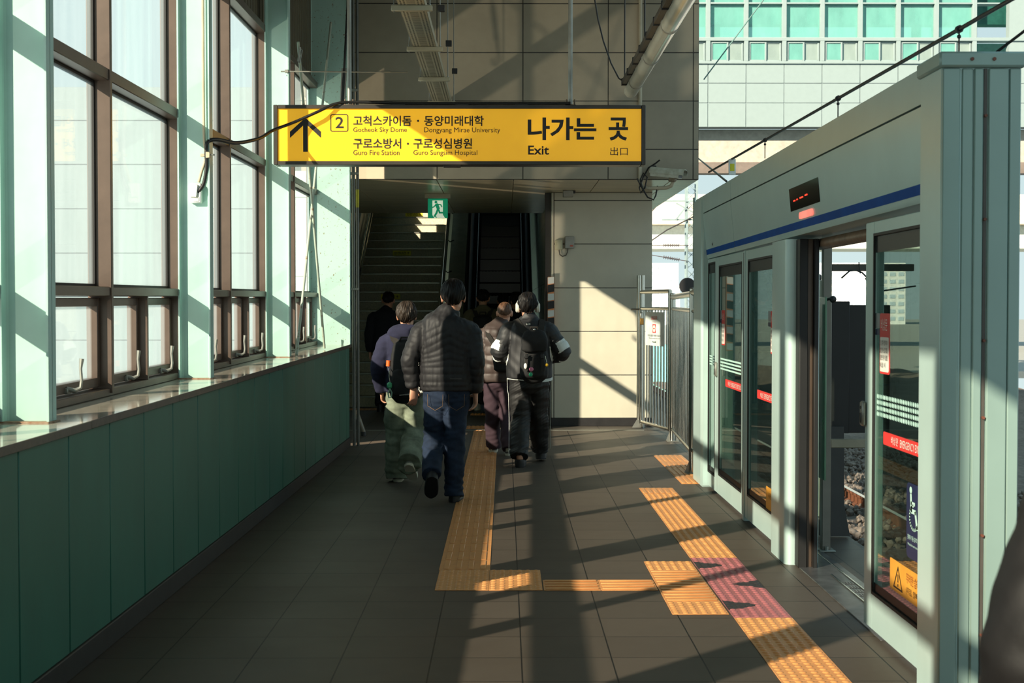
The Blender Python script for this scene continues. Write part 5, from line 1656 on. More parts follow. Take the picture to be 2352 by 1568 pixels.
def shoe(parent, name_lab, heel, toe, up, m_upper, m_sole, s=1.0, ln=.275, clog=False):
    """upper and sole of one shoe from heel point to toe point (both on the sole line)"""
    heel, toe, up = Vector(heel), Vector(toe), Vector(up)
    d = (toe - heel).normalized(); up = (up - d * up.dot(d)).normalized(); sd = d.cross(up)
    L = ln * s
    def outline(k, z, grow=0.0):
        pts = []
        for i in range(28):
            th = 2 * math.pi * i / 28
            u = .5 - .5 * math.cos(th)
            wv = (.037 + .012 * math.sin(u * math.pi) ** .8 + .006 * max(0, math.sin((u - .35) * 4))) * s * k + grow
            if u < .10: wv *= (u / .10) ** .5 * .98 + .02
            if u > .86: wv *= ((1 - u) / .14) ** .5 * .98 + .02
            pts.append(heel + d * ((u - .02) * L + (u - .5) * grow * 2) + sd * math.copysign(wv, math.sin(th) or 1) + up * z)
        return pts
    mb = MB()
    mb.rings([outline(.94, .0), outline(1.02, .006 * s), outline(1.04, .024 * s), outline(1.0, .028 * s)])
    so = None
    mu = MB()
    rg = []
    hs = [(.022, 1.0, 0), (.045, 1.02, 0), (.070, .96, .0), (.095, .86, .0), (.112, .80, 0)] if not clog else [(.022, 1.08, 0), (.045, 1.12, 0), (.064, 1.06, 0), (.076, .95, 0), (.080, .8, 0)]
    for z, k, _ in hs:
        o = outline(k, z * s)
        if z > .05:
            ring = []
            for q in o:                                     # the toe box is low, the collar high
                u = (q - heel).dot(d) / L
                drop = max(0, (u - .42)) * (z - .045) * 1.55
                ring.append(q - up * drop * s - d * max(0, u - .45) * (z - .045) * 1.3 * s)
            o = ring
        rg.append(o)
    mu.rings(rg)
    ob = mu.build('shoe', m_upper, parent, smooth=60)
    so = mb.build('sole', m_sole, ob, smooth=50)
    return ob

def person(sp):
    x, y = sp['pos']
    O = Vector((x, y, sp.get('z', 0)))
    Hh = sp['H']
    s = Hh / 1.75
    W = lambda p: O + Vector(p)
    root = thing('person', sp['label'], 'person', O)
    hx, hy = sp.get('head_off', (0, .02))
    hs = s * sp.get('head_k', 1.13)
    hc = W((hx, hy, Hh - .120 * hs))
    A, Lg = sp['arms'], sp['legs']
    cz = sp.get('collar', 1.49 * s)
    sw = sp['sw']                                          # half shoulder width of the bare body
    lean = sp.get('lean', 0.0)
    # body: one continuous skin
    mb = MB()
    Rm = head_parts(mb, hc, hs, sp.get('yaw', 0))
    limb(mb, [W((hx * .4, .0, 1.42 * s)), W((hx * .7, .005, 1.50 * s)), hc + Vector((0, -.012, -.055 * hs))], [(.062 * s, .058 * s), (.054 * s, .054 * s), (.056 * s, .060 * s)])
    limb(mb, [W((0, 0, .90 * s)), W((0, 0, 1.02 * s)), W((0, lean * .5, 1.2 * s)), W((hx * .2, lean, 1.36 * s)), W((hx * .3, lean, 1.44 * s))], [(.15 * s, .10 * s), (.135 * s, .09 * s), (.145 * s, .10 * s), (.15 * s, .095 * s), (.09 * s, .07 * s)], n=20)
    for q, a in zip((-1, 1), A):
        sh, el, wr = W(a[0]), W(a[1]), W(a[2])
        limb(mb, [sh, sh.lerp(el, .5), el, el.lerp(wr, .5), wr], [.045 * s, .042 * s, .036 * s, .033 * s, .025 * s])
        hand(mb, wr, a[3], a[4], a[5], s * .98, a[6] if len(a) > 6 else .5)
    for q, l in zip((-1, 1), Lg):
        hp, kn, an = W(l[0]), W(l[1]), W(l[2])
        limb(mb, [hp, hp.lerp(kn, .5), kn, kn.lerp(an, .4), an], [.075 * s, .068 * s, .050 * s, .048 * s, .033 * s])
        up_ = Vector(l[5]).normalized(); ft = (W(l[3]) - W(l[4])).normalized(); hl = W(l[4])
        limb(mb, [an, hl + ft * .055 * s + up_ * .075 * s, hl + ft * .075 * s + up_ * .045 * s, hl + ft * .15 * s + up_ * .032 * s], [.033 * s, .034 * s, .030 * s, .026 * s], fwd=ft)
    blend(mb, 'body', M_skin, root, sp.get('vox', .009), 2)
    for q in (-1, 1):
        m2 = MB(); p = hc + Rm @ (Vector((q * .031, .083, .010)) * hs); m2.ball(p, .011 * hs, n=12, m=8); m2.build('eye', M_eye, root)
    # hair
    h = sp['hair']
    if h: hair(root, hc, hs, Rm, h.get('m', M_hairb), h.get('seed', 1), h.get('back', -.62), h.get('side', -.18), h.get('front', .42), h.get('vol', 1.10), h.get('strand', .0035))
    # trousers
    t = sp['pants']
    mb = MB()
    pz = sp.get('pelvis', (.165, .115))
    limb(mb, [W((0, 0, .80 * s)), W((0, -.005, .90 * s)), W((0, 0, 1.0 * s)), W((0, 0, t.get('top', 1.06) * s))], [(pz[0] * .96, pz[1] * .98), pz, (pz[0] * .97, pz[1]), (pz[0] * .92, pz[1] * .95)], n=22)
    for l in Lg:
        hp, kn, an = W(l[0]), W(l[1]), W(l[2])
        r = t['r']
        hem = kn.lerp(an, t.get('hem', 1.0))
        limb(mb, [hp + Vector((0, 0, .05)), hp.lerp(kn, .35), hp.lerp(kn, .75), kn, kn.lerp(hem, .35), kn.lerp(hem, .75), hem], [r[0], (r[0] + r[1]) * .52, r[1] * 1.02, r[1], (r[1] * .6 + r[2] * .42), r[2] * .98, r[2]], n=18, round_ends=False)
    sd = t.get('seed', 5); amp = t.get('amp', .008)
    kz = [W(l[1]).z for l in Lg]; az_ = [W(l[2]).z for l in Lg]
    def dp(P, N):
        f = fold(P, sd, 16, 6, (1, 1, 1.6)); g = fold(P, sd + 1, 30, 5, (.8, .8, 1.9))
        zz = P[:, 2] - O.z
        near = np.exp(-((zz - kz[0] + O.z) / .10) ** 2) + np.exp(-((zz - .14) / .09) ** 2) + .7 * np.exp(-((zz - .80 * s) / .09) ** 2)
        return amp * f * .8 + amp * .75 * g * (.25 + np.clip(near, 0, 1))
    blend(mb, t.get('name', 'trousers'), t['m'], root, sp.get('cvox', .011), 3, dp)
    # top
    j = sp['top']
    mb = MB()
    hz_, sz_ = j['hem'], 1.43 * s
    w0, w1, w2 = j['w']                                      # half widths: hem, chest, shoulder
    d0, d1 = j['d']
    limb(mb, [W((0, 0, hz_)), W((0, 0, hz_ + .06)), W((0, lean * .3, (hz_ + sz_) / 2)), W((hx * .15, lean * .8, sz_ - .12)), W((hx * .25, lean, sz_ - .01)), W((hx * .4, lean, sz_ + .045 * s)), W((hx * .55, lean * .8 + .005, cz - .03))],
         [(w0, d0), (w0 * 1.02, d0 * 1.02), ((w0 + w1) / 2, (d0 + d1) / 2), (w1, d1), (w2, d1 * .92), (.118 * s, .088 * s), (.075 * s, .072 * s)], n=26, sub=5, e=2.25, round_ends=False)
    limb(mb, [W((hx * .5, .0, cz - .09)), W((hx * .6, .002, cz - .03)), W((hx * .7, .004, cz))], [(.078 * s, .076 * s), (.072 * s, .071 * s), (.069 * s, .069 * s)], round_ends=False)
    bones = []
    for a in A:
        sh, el, wr = W(a[0]), W(a[1]), W(a[2])
        ru, re, rw = j['arm']
        en = el.lerp(wr, j.get('cuff', .96))
        limb(mb, [W((a[0][0] * .72, a[0][1], a[0][2] - .005)), sh + Vector((0, 0, -.012)), sh.lerp(el, .5), el, el.lerp(en, .5), el.lerp(en, .86), en], [ru * 1.0, ru * 1.05, ru, re, (re + rw) / 2 * 1.03, rw * 1.12, rw], n=18, round_ends=False)
        bones.append((sh, el, en))
    def dj(P, N):
        n_ = len(P)
        best = np.full(n_, 9.0); along = np.zeros(n_); arm = np.zeros(n_, bool)
        for sh, el, en in bones:
            L = 0
            for a, b in ((sh, el), (el, en)):
                a_, b_ = np.array(a), np.array(b); v = b_ - a_; l = np.linalg.norm(v)
                u = np.clip((P - a_) @ v / l / l, 0, 1)
                dd = np.linalg.norm(P - (a_ + u[:, None] * v), axis=1)
                k = (dd < best) & (dd < .10)
                best[k] = dd[k]; along[k] = L + u[k] * l; arm |= k
                L += l
        xin = np.abs(P[:, 0] - O.x) < abs(A[0][0][0]) * .80
        arm &= ~xin
        return j['disp'](P - np.array(O), arm, along, N)
    blend(mb, j.get('name', 'jacket'), j['m'], root, sp.get('cvox', .011), 3, dj, (lambda C, N: j['slot'](C - np.array(O), N)) if 'slot' in j else None)
    # shoes
    f = sp['shoes']
    for l in Lg:
        shoe(root, '', W(l[4]), W(l[3]), l[5] if len(l) > 5 else (0, 0, 1), f['m'], f['sole'], s, f.get('len', .275), f.get('clog', False))
    return root, O, s, hc, hs

def cloth(name, col, bump=.25, rough=.8, bscale=220, var=.08, spec=.3):
    return mat(name, col, rough, var=var, vscale=9, bump=bump, bscale=bscale, spec=spec)
M_puff = cloth('black_nylon', (36, 35, 37), .10, .58, 120, .12, .3)
M_jean = cloth('dark_denim', (30, 42, 62), .35, .85, 320, .22)
M_hood = cloth('navy_fleece', (42, 43, 64), .3, .95, 260, .1)
M_wash = cloth('washed_denim', (122, 130, 112), .35, .88, 300, .2)
M_brown = cloth('brown_nylon', (70, 58, 54), .10, .5, 120, .12, .4)
M_plum = cloth('plum_trousers', (66, 50, 58), .2, .85, 220)
M_blk = cloth('black_shell', (36, 36, 38), .12, .55, 140, .12, .4)
M_trk = cloth('black_track_fabric', (30, 29, 29), .15, .6, 200, .1, .4)
M_whf = cloth('white_fabric', (224, 228, 224), .2, .8, 200, .03)
M_rub = mat('black_rubber', (22, 22, 24), .6)
M_packm = cloth('black_pack_nylon', (32, 32, 33), .3, .7, 260, .15)
M_strap = cloth('strap_webbing', (46, 43, 40), .4, .8, 400)
M_darkcoat = cloth('dark_coat', (26, 28, 34), .2, .85, 220)
M_khaki = cloth('khaki_jacket', (104, 96, 74), .2, .85, 220)

def lace(mb_, pts, r): mb_.tube(pts, r, 8)

# --- the man in the quilted jacket
def quilt_a(P, arm, along, N):
    z = P[:, 2]; xx = P[:, 0] - .03
    wgt = np.clip((z - 1.06) / .14, 0, 1)
    u = z + .50 * wgt * np.abs(xx)
    sh = np.clip((z - 1.36) / .06, 0, 1)
    pitch = .060
    q = np.abs(np.sin(math.pi * u / pitch)) ** .45
    body = .0060 * q * (1 - .75 * sh) + .0035 * fold(P, 11, 26, 5) + .004 * fold(P, 12, 60, 4, (1.6, 1.6, .5))
    body = np.where(z < .925, .001 + .002 * fold(P, 13, 40), body)
    qa = np.abs(np.sin(math.pi * along / .062)) ** .45
    ar = .0056 * qa + .0045 * fold(P, 14, 34, 5) + .0035 * fold(P, 15, 70, 4)
    ar = np.where(along > .53, .002 * fold(P, 16, 40), ar)
    return np.where(arm, ar, body)
A_arms = [((-.195, .0, 1.375), (-.292, -.04, 1.13), (-.265, .0, .905), (.02, .06, -1), (.75, .55, 0), (.45, .9, 0), .45),
          ((.190, .0, 1.375), (.238, -.05, 1.12), (.232, .02, .865), (.0, .10, -1), (-.35, .9, 0), (-.9, -.2, 0), .55)]
A_legs = [((-.085, 0, .90), (-.105, .06, .50), (-.105, -.29, .27), (-.12, -.16, .022), (-.095, -.385, .235), (0, .65, .75)),
          ((.085, 0, .90), (.065, -.01, .48), (.062, -.06, .085), (.085, .14, .0), (.062, -.12, .0), (0, 0, 1))]
pa, Oa, sa, hca, hsa = person(dict(label='tall man in black quilted jacket and dark jeans walking away up the middle', pos=(-.47, 11.40), H=1.775, head_off=(.055, .02), sw=.2, collar=1.535,
    arms=A_arms, legs=A_legs, vox=.0065, cvox=.009, pelvis=(.182, .125),
    hair=dict(m=M_hairb, seed=3, back=-.92, side=-.16, vol=1.18, strand=.0025),
    pants=dict(name='jeans', m=M_jean, r=(.104, .085, .078), seed=21, amp=.011, hem=1.10),
    top=dict(name='quilted_jacket', m=M_puff, hem=.885, w=(.205, .222, .205), d=(.135, .150), arm=(.077, .066, .052), disp=quilt_a, cuff=.95),
    shoes=dict(m=M_rub, sole=M_rub, len=.285)))
M_stitch = mat('pocket_stitch', (128, 96, 58), .7)
# back pockets stitched on the jeans
for q, xc in ((-1, -.085), (1, .085)):
    mb = MB()
    yb = lambda x, z: Oa.y - .128 + abs(x) * .10
    c = lambda u, v: (Oa.x + xc + u, Oa.y - .137 + (abs(xc + u) ** 2) * 1.6 + (.80 - v) * -.05, v)
    pts = [c(-.062, .862), c(-.060, .77), c(0, .735), c(.060, .77), c(.062, .862)]
    mb.tube(pts, .0016, 6); mb.build('pocket_stitching', M_stitch, pa)
m2 = MB(); m2.box(Oa.x + .035, Oa.x + .125, Oa.y - .150, Oa.y - .147, .985, .988); m2.build('seam_print', mat('print_grey', (96, 92, 88), .5), pa, smooth=0)

# --- generic woven or soft folds
def soft(a1=.006, a2=.004, seed=30, k1=15, k2=34, baf=None, pitch=.09):
    def f(P, arm, along, N):
        base = a1 * fold(P, seed, k1, 6, (1.2, 1.2, .8)) + a2 * fold(P, seed + 1, k2, 5)
        armf = a1 * .8 * fold(P, seed + 2, k1 * 1.5, 6, (.8, .8, 1.8)) + a2 * fold(P, seed + 3, k2, 5, (.8, .8, 1.6))
        if baf:
            base = base + baf * np.abs(np.sin(math.pi * P[:, 2] / pitch)) ** .45
            armf = armf + baf * np.abs(np.sin(math.pi * along / pitch)) ** .45
        return np.where(arm, armf, base)
    return f

def pack(name, label, O, c, w_, h_, d_, m, seed=1, taper=.75, pocket=True, tilt=0.0):
    """soft rucksack against a back: c centre, half sizes; bulges toward -Y"""
    t = thing(name, label, 'backpack', (c[0], c[1], c[2] - h_))
    mb = MB(); C = Vector(c)
    P = []
    for u, kx, ky in ((-1, .80, .75), (-.86, .98, 1.0), (-.4, 1, 1.08), (.15, .97, 1.0), (.6, .88, .85), (.9, taper, .62), (1.0, taper * .6, .4)):
        P.append((C + Vector((tilt * u * h_, 0, u * h_)), (w_ * kx, d_ * ky)))
    limb(mb, [p for p, r in P], [r for p, r in P], n=24, sub=4, e=2.8, round_ends=True)
    b = blend(mb, 'main_bag', m, t, .009, 3, lambda Q, N: .0065 * fold(Q, seed, 20, 6, (1.2, 1.2, .6)) + .003 * fold(Q, seed + 1, 55, 4))
    if pocket:
        mb = MB()
        q = C + Vector((tilt * -.4 * h_, -d_ * .85, -.42 * h_))
        limb(mb, [q - Vector((0, 0, h_ * .42)), q, q + Vector((tilt * .4 * h_, 0, h_ * .42))], [(w_ * .78, d_ * .45), (w_ * .84, d_ * .5), (w_ * .76, d_ * .36)], n=20, e=2.8)
        blend(mb, 'front_pocket', m, t, .009, 3, lambda Q, N: .005 * fold(Q, seed + 5, 26, 6))
    return t
def strap(t, pts, wd, m, name='shoulder_strap', th=.010):
    """flat webbing; pts are (point, outward normal)"""
    mb = MB(); rg = []
    P = [Vector(p) for p, n in pts]; Nn = [Vector(n).normalized() for p, n in pts]
    for i, p in enumerate(P):
        tg = (P[min(i + 1, len(P) - 1)] - P[max(i - 1, 0)]).normalized()
        sd = tg.cross(Nn[i]).normalized()
        rg.append([p + sd * wd / 2, p + sd * wd / 2 + Nn[i] * th, p - sd * wd / 2 + Nn[i] * th, p - sd * wd / 2])
    mb.rings(rg); return mb.build(name, m, t, smooth=40)

# --- the hooded walker with the daypack
B_arms = [((-.175, .0, 1.245), (-.245, -.05, 1.02), (-.225, .07, .80), (.05, .35, -.9), (.25, .9, .3), (.9, .1, 0), .9),
          ((.175, .0, 1.245), (.225, -.04, 1.02), (.20, .05, .82), (0, .2, -1), (-.2, .9, 0), (-.9, 0, 0), .6)]
B_legs = [((-.08, 0, .80), (-.095, .05, .43), (-.085, .02, .075), (-.085, .25, 0), (-.08, -.02, 0), (0, 0, 1)),
          ((.08, 0, .80), (.075, .02, .43), (.053, -.375, .235), (.085, -.26, .02), (.045, -.47, .20), (0, .64, .76))]
pb, Ob, sb, hcb, hsb = person(dict(label='shorter person in navy hoodie and loose washed jeans carrying a black daypack', pos=(-.875, 12.62), H=1.60, head_off=(.0, .03), sw=.17, collar=1.35,
    arms=B_arms, legs=B_legs, vox=.0075, cvox=.010, pelvis=(.165, .125),
    hair=dict(m=M_hairbr, seed=8, back=-.95, side=-.3, front=.2, vol=1.19, strand=.0035),
    pants=dict(name='loose_jeans', m=M_wash, r=(.104, .104, .108), seed=33, amp=.014, hem=1.14),
    top=dict(name='hoodie', m=M_hood, hem=.80, w=(.185, .198, .188), d=(.135, .145), arm=(.080, .078, .060), disp=soft(.008, .004, 40), cuff=.95),
    shoes=dict(m=mat('shoe_grey', (120, 118, 108), .6), sole=mat('sole_white', (206, 200, 180), .6), len=.27)))
mb = MB()
limb(mb, [Ob + Vector((-.13, -.03, 1.315)), Ob + Vector((-.085, -.085, 1.33)), Ob + Vector((0, -.105, 1.325)), Ob + Vector((.085, -.085, 1.33)), Ob + Vector((.13, -.03, 1.315))], [(.045, .055), (.062, .068), (.072, .08), (.062, .068), (.045, .055)], fwd=(0, 0, 1), n=14)
limb(mb, [Ob + Vector((-.11, -.01, 1.30)), Ob + Vector((-.09, .07, 1.34)), Ob + Vector((0, .085, 1.30))], [.035, .03, .03], fwd=(0, 0, 1))
limb(mb, [Ob + Vector((.11, -.01, 1.30)), Ob + Vector((.09, .07, 1.34)), Ob + Vector((0, .085, 1.30))], [.035, .03, .03], fwd=(0, 0, 1))
blend(mb, 'hood', M_hood, pb, .010, 3, lambda P, N: .007 * fold(P, 77, 22, 6))
cB = Ob + Vector((.005, -.245, 1.005))
bp = pack('backpack', 'black daypack on the back of the person in the navy hoodie', Ob, cB, .135, .25, .085, M_packm, 50)
strap(bp, [(Ob + Vector((-.04, -.165, 1.20)), (0, -1, .3)), (Ob + Vector((-.10, -.13, 1.27)), (-.2, -.8, .7)), (Ob + Vector((-.125, -.06, 1.325)), (-.3, -.3, 1)), (Ob + Vector((-.125, .06, 1.31)), (-.3, .4, 1))], .055, M_strap)
strap(bp, [(Ob + Vector((.04, -.165, 1.20)), (0, -1, .3)), (Ob + Vector((.10, -.13, 1.27)), (.2, -.8, .7)), (Ob + Vector((.125, -.06, 1.325)), (.3, -.3, 1)), (Ob + Vector((.125, .06, 1.31)), (.3, .4, 1))], .055, M_strap)
mb = MB(); mb.tube([cB + Vector((-.05, -.02, .245)), cB + Vector((-.03, -.05, .285)), cB + Vector((.03, -.05, .285)), cB + Vector((.05, -.02, .245))], .009, 8); mb.build('top_loop', M_strap, bp)
mb = MB(); mb.tube([cB + Vector((.10, -.062, .16)), cB + Vector((.115, -.088, 0)), cB + Vector((.13, -.085, -.16)), cB + Vector((.135, -.07, -.22))], .017, 8); ls = mb.build('lettered_band', M_packm, bp)
dirw = Vector((.035, -.015, -.36)).normalized(); upw = Vector((.99, 0, .10))
lettering('lettering', 'THE NORTH FACE', cB + Vector((.093, -.110, .165)), dirw, upw, .36, .030, M_stw, ls, bold=.03)
lettering('lettering', 'RECOMMENDED', cB + Vector((-.04, -.128, -.215)), (1, 0, .1), (0, 0, 1), .09, .009, M_stw, bp)
# carabiner pouch, bottle cap and charm
mb = MB(); mb.cyl(cB + Vector((-.145, -.02, .035)), cB + Vector((-.142, -.02, .085)), .020, 14); tag(mb.build('bottle', mat('cap_orange', (236, 104, 40), .4)), 'orange bottle cap sticking out of the side pocket of the black daypack', 'bottle')
ct = thing('keychain', 'green keychain charm with a pale strap hanging from the black daypack', 'keychain', cB + Vector((-.13, -.09, -.10)))
mb = MB(); mb.box(cB.x - .150, cB.x - .105, cB.y - .115, cB.y - .09, cB.z - .155, cB.z - .10, .012); mb.build('charm', mat('charm_green', (70, 170, 122), .3), ct)
mb = MB(); q = cB + Vector((-.125, -.10, 0)); mb.tube([q + Vector((.0, 0, -.155)), q + Vector((.018, 0, -.19)), q + Vector((.012, 0, -.23)), q + Vector((-.008, 0, -.235)), q + Vector((-.016, 0, -.20)), q + Vector((0, 0, -.155))], .006, 8); mb.build('wrist_loop', mat('loop_mint', (150, 190, 168), .5), ct)
mb = MB(); mb.tube([q + Vector((0, 0, -.10)), q + Vector((-.008, 0, -.05)), q + Vector((-.004, 0, 0)), q + Vector((-.02, .03, .03))], .004, 6); mb.build('chain', M_steel, ct)
# phone in the left hand
wB = Ob + Vector((-.225, .07, .80))
t = thing('phone', 'dark phone held in the left hand of the person in the hoodie', 'phone', wB + Vector((.03, .10, -.06)))
mb = MB(); mb.obox(wB + Vector((.028, .045, -.075)), .010, .072, .15, Matrix.Rotation(.25, 3, 'X'), .004); mb.build('case', M_black, t)
mb = MB(); mb.obox(wB + Vector((.0335, .045, -.075)), .001, .064, .138, Matrix.Rotation(.25, 3, 'X')); mb.build('screen', mat('display_black', (16, 15, 18), .12), t)

# --- the balding man in the brown jacket
C_arms = [((-.185, .0, 1.255), (-.235, -.06, 1.03), (-.215, .01, .80), (0, .12, -1), (.3, .9, 0), (.9, -.2, 0), .55),
          ((.185, .0, 1.255), (.235, -.06, 1.03), (.215, .01, .80), (0, .12, -1), (-.3, .9, 0), (-.9, -.2, 0), .55)]
C_legs = [((-.08, 0, .81), (-.075, .05, .44), (-.065, .16, .08), (-.07, .38, 0), (-.065, .11, 0), (0, 0, 1)),
          ((.08, 0, .81), (.085, .02, .44), (.10, -.17, .085), (.115, .06, .0), (.10, -.21, .0), (0, 0, 1))]
pc, Oc, sc_, hcc, hsc = person(dict(label='balding man in brown padded jacket and plum trousers half hidden by the headphones wearer', pos=(-.06, 15.0), H=1.61, head_off=(.055, .03), sw=.18, collar=1.385,
    arms=C_arms, legs=C_legs, vox=.008, cvox=.010, pelvis=(.165, .120), head_k=1.10,
    hair=dict(m=mat('hair_thin_brown', (96, 66, 46), .5, var=.3, vscale=70), seed=12, back=-.55, side=-.05, front=.7, vol=1.035, strand=.002),
    pants=dict(m=M_plum, r=(.100, .084, .080), seed=45, amp=.012, hem=1.06),
    top=dict(name='padded_jacket', m=M_brown, hem=.765, w=(.205, .205, .195), d=(.140, .145), arm=(.078, .074, .055), disp=soft(.005, .004, 60, baf=.007, pitch=.095), cuff=.95),
    shoes=dict(m=mat('shoe_black_white', (60, 60, 60), .5, col2=(214, 208, 190), vscale=16, c2amt=.45), sole=mat('sole_white', (206, 200, 180), .6), len=.27)))
sl_ = thing('shoulder_bag', 'plain dark bag on the back of the man in the brown jacket', 'bag', Oc + Vector((.08, -.19, .9)))
mb = MB(); limb(mb, [Oc + Vector((.06, -.20, .90)), Oc + Vector((.06, -.21, 1.05)), Oc + Vector((.06, -.19, 1.18))], [(.12, .05), (.13, .06), (.11, .045)], n=18, e=2.8)
blend(mb, 'bag_body', M_packm, sl_, .010, 3, lambda P, N: .005 * fold(P, 91, 24, 5))
for q in (-1, 1):
    strap(sl_, [(Oc + Vector((q * .06 + .01, -.165, 1.15)), (0, -1, .2)), (Oc + Vector((q * .12, -.135, 1.26)), (0, -.8, .6)), (Oc + Vector((q * .135, -.05, 1.355)), (q * .3, -.2, 1)), (Oc + Vector((q * .135, .06, 1.34)), (q * .3, .4, 1))], .045, M_strap)

# --- the headphones wearer with the flap rucksack
D_arms = [((-.185, .0, 1.325), (-.285, -.02, 1.115), (-.17, .21, 1.04), (.6, .6, .1), (.1, .3, 1), (.5, .6, 0), .8),
          ((.185, .0, 1.325), (.315, -.01, 1.115), (.19, .21, 1.05), (-.6, .6, .1), (-.1, .3, 1), (-.5, .6, 0), .8)]
D_legs = [((-.09, 0, .855), (-.085, .02, .46), (-.095, -.19, .10), (-.075, .03, .0), (-.095, -.235, .0), (0, 0, 1)),
          ((.09, 0, .855), (.10, .10, .47), (.118, .27, .12), (.135, .50, .01), (.118, .24, .03), (0, 0, 1))]
def panel_slot(C, N):
    out = np.zeros(len(C), int)
    for q, a in zip((-1, 1), D_arms):
        sh, el, wr = [np.array(p) for p in a[:3]]
        for i, (p0_, p1_, lo, hi) in enumerate(((sh, el, .60, 1.01), (el, wr, -.01, .28))):
            v = p1_ - p0_; l2 = v @ v
            u = ((C - p0_) @ v) / l2
            dd = np.linalg.norm(C - (p0_ + np.clip(u, 0, 1)[:, None] * v), axis=1)
            k = (dd < .13) & (u > lo) & (u < hi) & (N @ np.array((q * .92, -.38, -.1)) > (.5 if q < 0 else .2)) & (q * C[:, 0] > .2)
            out[k] = 1
    return out
pd, Od, sd_, hcd, hsd = person(dict(label='person in black jacket and striped track trousers wearing white headphones and a flap rucksack', pos=(.235, 13.95), H=1.69, head_off=(-.012, .03), sw=.18, collar=1.445,
    arms=D_arms, legs=D_legs, vox=.0075, cvox=.0075, pelvis=(.180, .128),
    hair=dict(m=M_hairb, seed=17, back=-.86, side=-.2, front=.25, vol=1.20, strand=.0035),
    pants=dict(name='track_trousers', m=M_trk, r=(.112, .098, .092), seed=52, amp=.014, hem=1.0),
    top=dict(name='jacket', m=[M_blk, M_whf], slot=panel_slot, hem=.855, w=(.225, .225, .195), d=(.150, .150), arm=(.092, .098, .066), disp=soft(.009, .005, 70), cuff=.94),
    shoes=dict(m=M_rub, sole=M_rub, len=.275, clog=True)))
# white hem of the shirt below the jacket
mb = MB(); rg = []
for z, k in ((.835, 1.0), (.862, 1.0), (.862, .96), (.835, .96)):
    rg.append([Od + Vector((.222 * k * math.cos(a) + .01, .150 * k * math.sin(a), z + .012 * math.sin(a * 2 + .6))) for a in [2 * math.pi * i / 40 for i in range(40)]])
mb.rings(rg + [rg[0]], caps=False); mb.build('shirt_hem', M_whf, pd, smooth=60)
# side stripes on the trousers
for q, l in zip((-1, 1), D_legs):
    hp, kn, an = [Od + Vector(p) for p in l[:3]]
    for o in (-.012, .012):
        mb = MB(); pts, ns = [], []
        P_, _ = crom([hp + Vector((0, 0, .0)), hp.lerp(kn, .5), kn, kn.lerp(an, .5), kn.lerp(an, .94)], [1, 1, 1, 1, 1], 5)
        rr = [.100, .106, .103, .099, .096]
        rg = []
        for i, p in enumerate(P_):
            r_ = .112 + (.096 - .112) * i / (len(P_) - 1) + (.012 if i < 4 else .004)
            c = p + Vector((q * r_, o - .02, 0))
            rg.append([c + Vector((0, -.005, 0)), c + Vector((q * .004, -.005, 0)), c + Vector((q * .004, .005, 0)), c + Vector((0, .005, 0))])
        mb.rings(rg); mb.build('side_stripe', M_whf, pd, smooth=60)
# chest label and print on the back
t_ = MB(); lb = Od + Vector((-.035, -.128, 1.375))
t_.box(lb.x, lb.x + .052, lb.y - .006, lb.y - .002, lb.z, lb.z + .028); nl = t_.build('neck_label', M_black, pd, smooth=0)
lettering('lettering', 'LCS', (lb.x + .005, lb.y - .007, lb.z + .004), (1, 0, 0), (0, 0, 1), .042, .019, M_stw, nl, bold=.05)
# headphones
hp_ = thing('headphones', 'white over-ear headphones on the person in the black jacket', 'headphones', hcd)
mb = MB()
mb.tube([hcd + Vector((.103 * math.cos(a), .05 * math.sin(a) - .005, .0 + .112 * math.sin(a))) for a in [math.radians(x) for x in range(5, 176, 10)]], .010, 10); mb.build('headband', M_whf, hp_)
for q in (-1, 1):
    mb = MB(); c = hcd + Vector((q * .098, -.005, -.012))
    mb.tube([c + Vector((-q * .018, 0, 0)), c + Vector((-q * .010, 0, 0)), c + Vector((q * .014, 0, 0)), c + Vector((q * .022, 0, 0))], [.034, .042, .040, .028], 20)
    mb.v = [(p[0], p[1], c.z + (p[2] - c.z) * 1.22) for p in mb.v]; cu_ = mb.build('ear_cup', mat('headphone_white', (226, 222, 208), .35), hp_)
    mb = MB(); mb.tube([c + Vector((-q * .024, 0, 0)), c + Vector((-q * .012, 0, 0))], [.034, .038], 18); mb.v = [(p[0], p[1], c.z + (p[2] - c.z) * 1.2) for p in mb.v]; mb.build('ear_pad', mat('pad_beige', (186, 178, 160), .7), cu_)
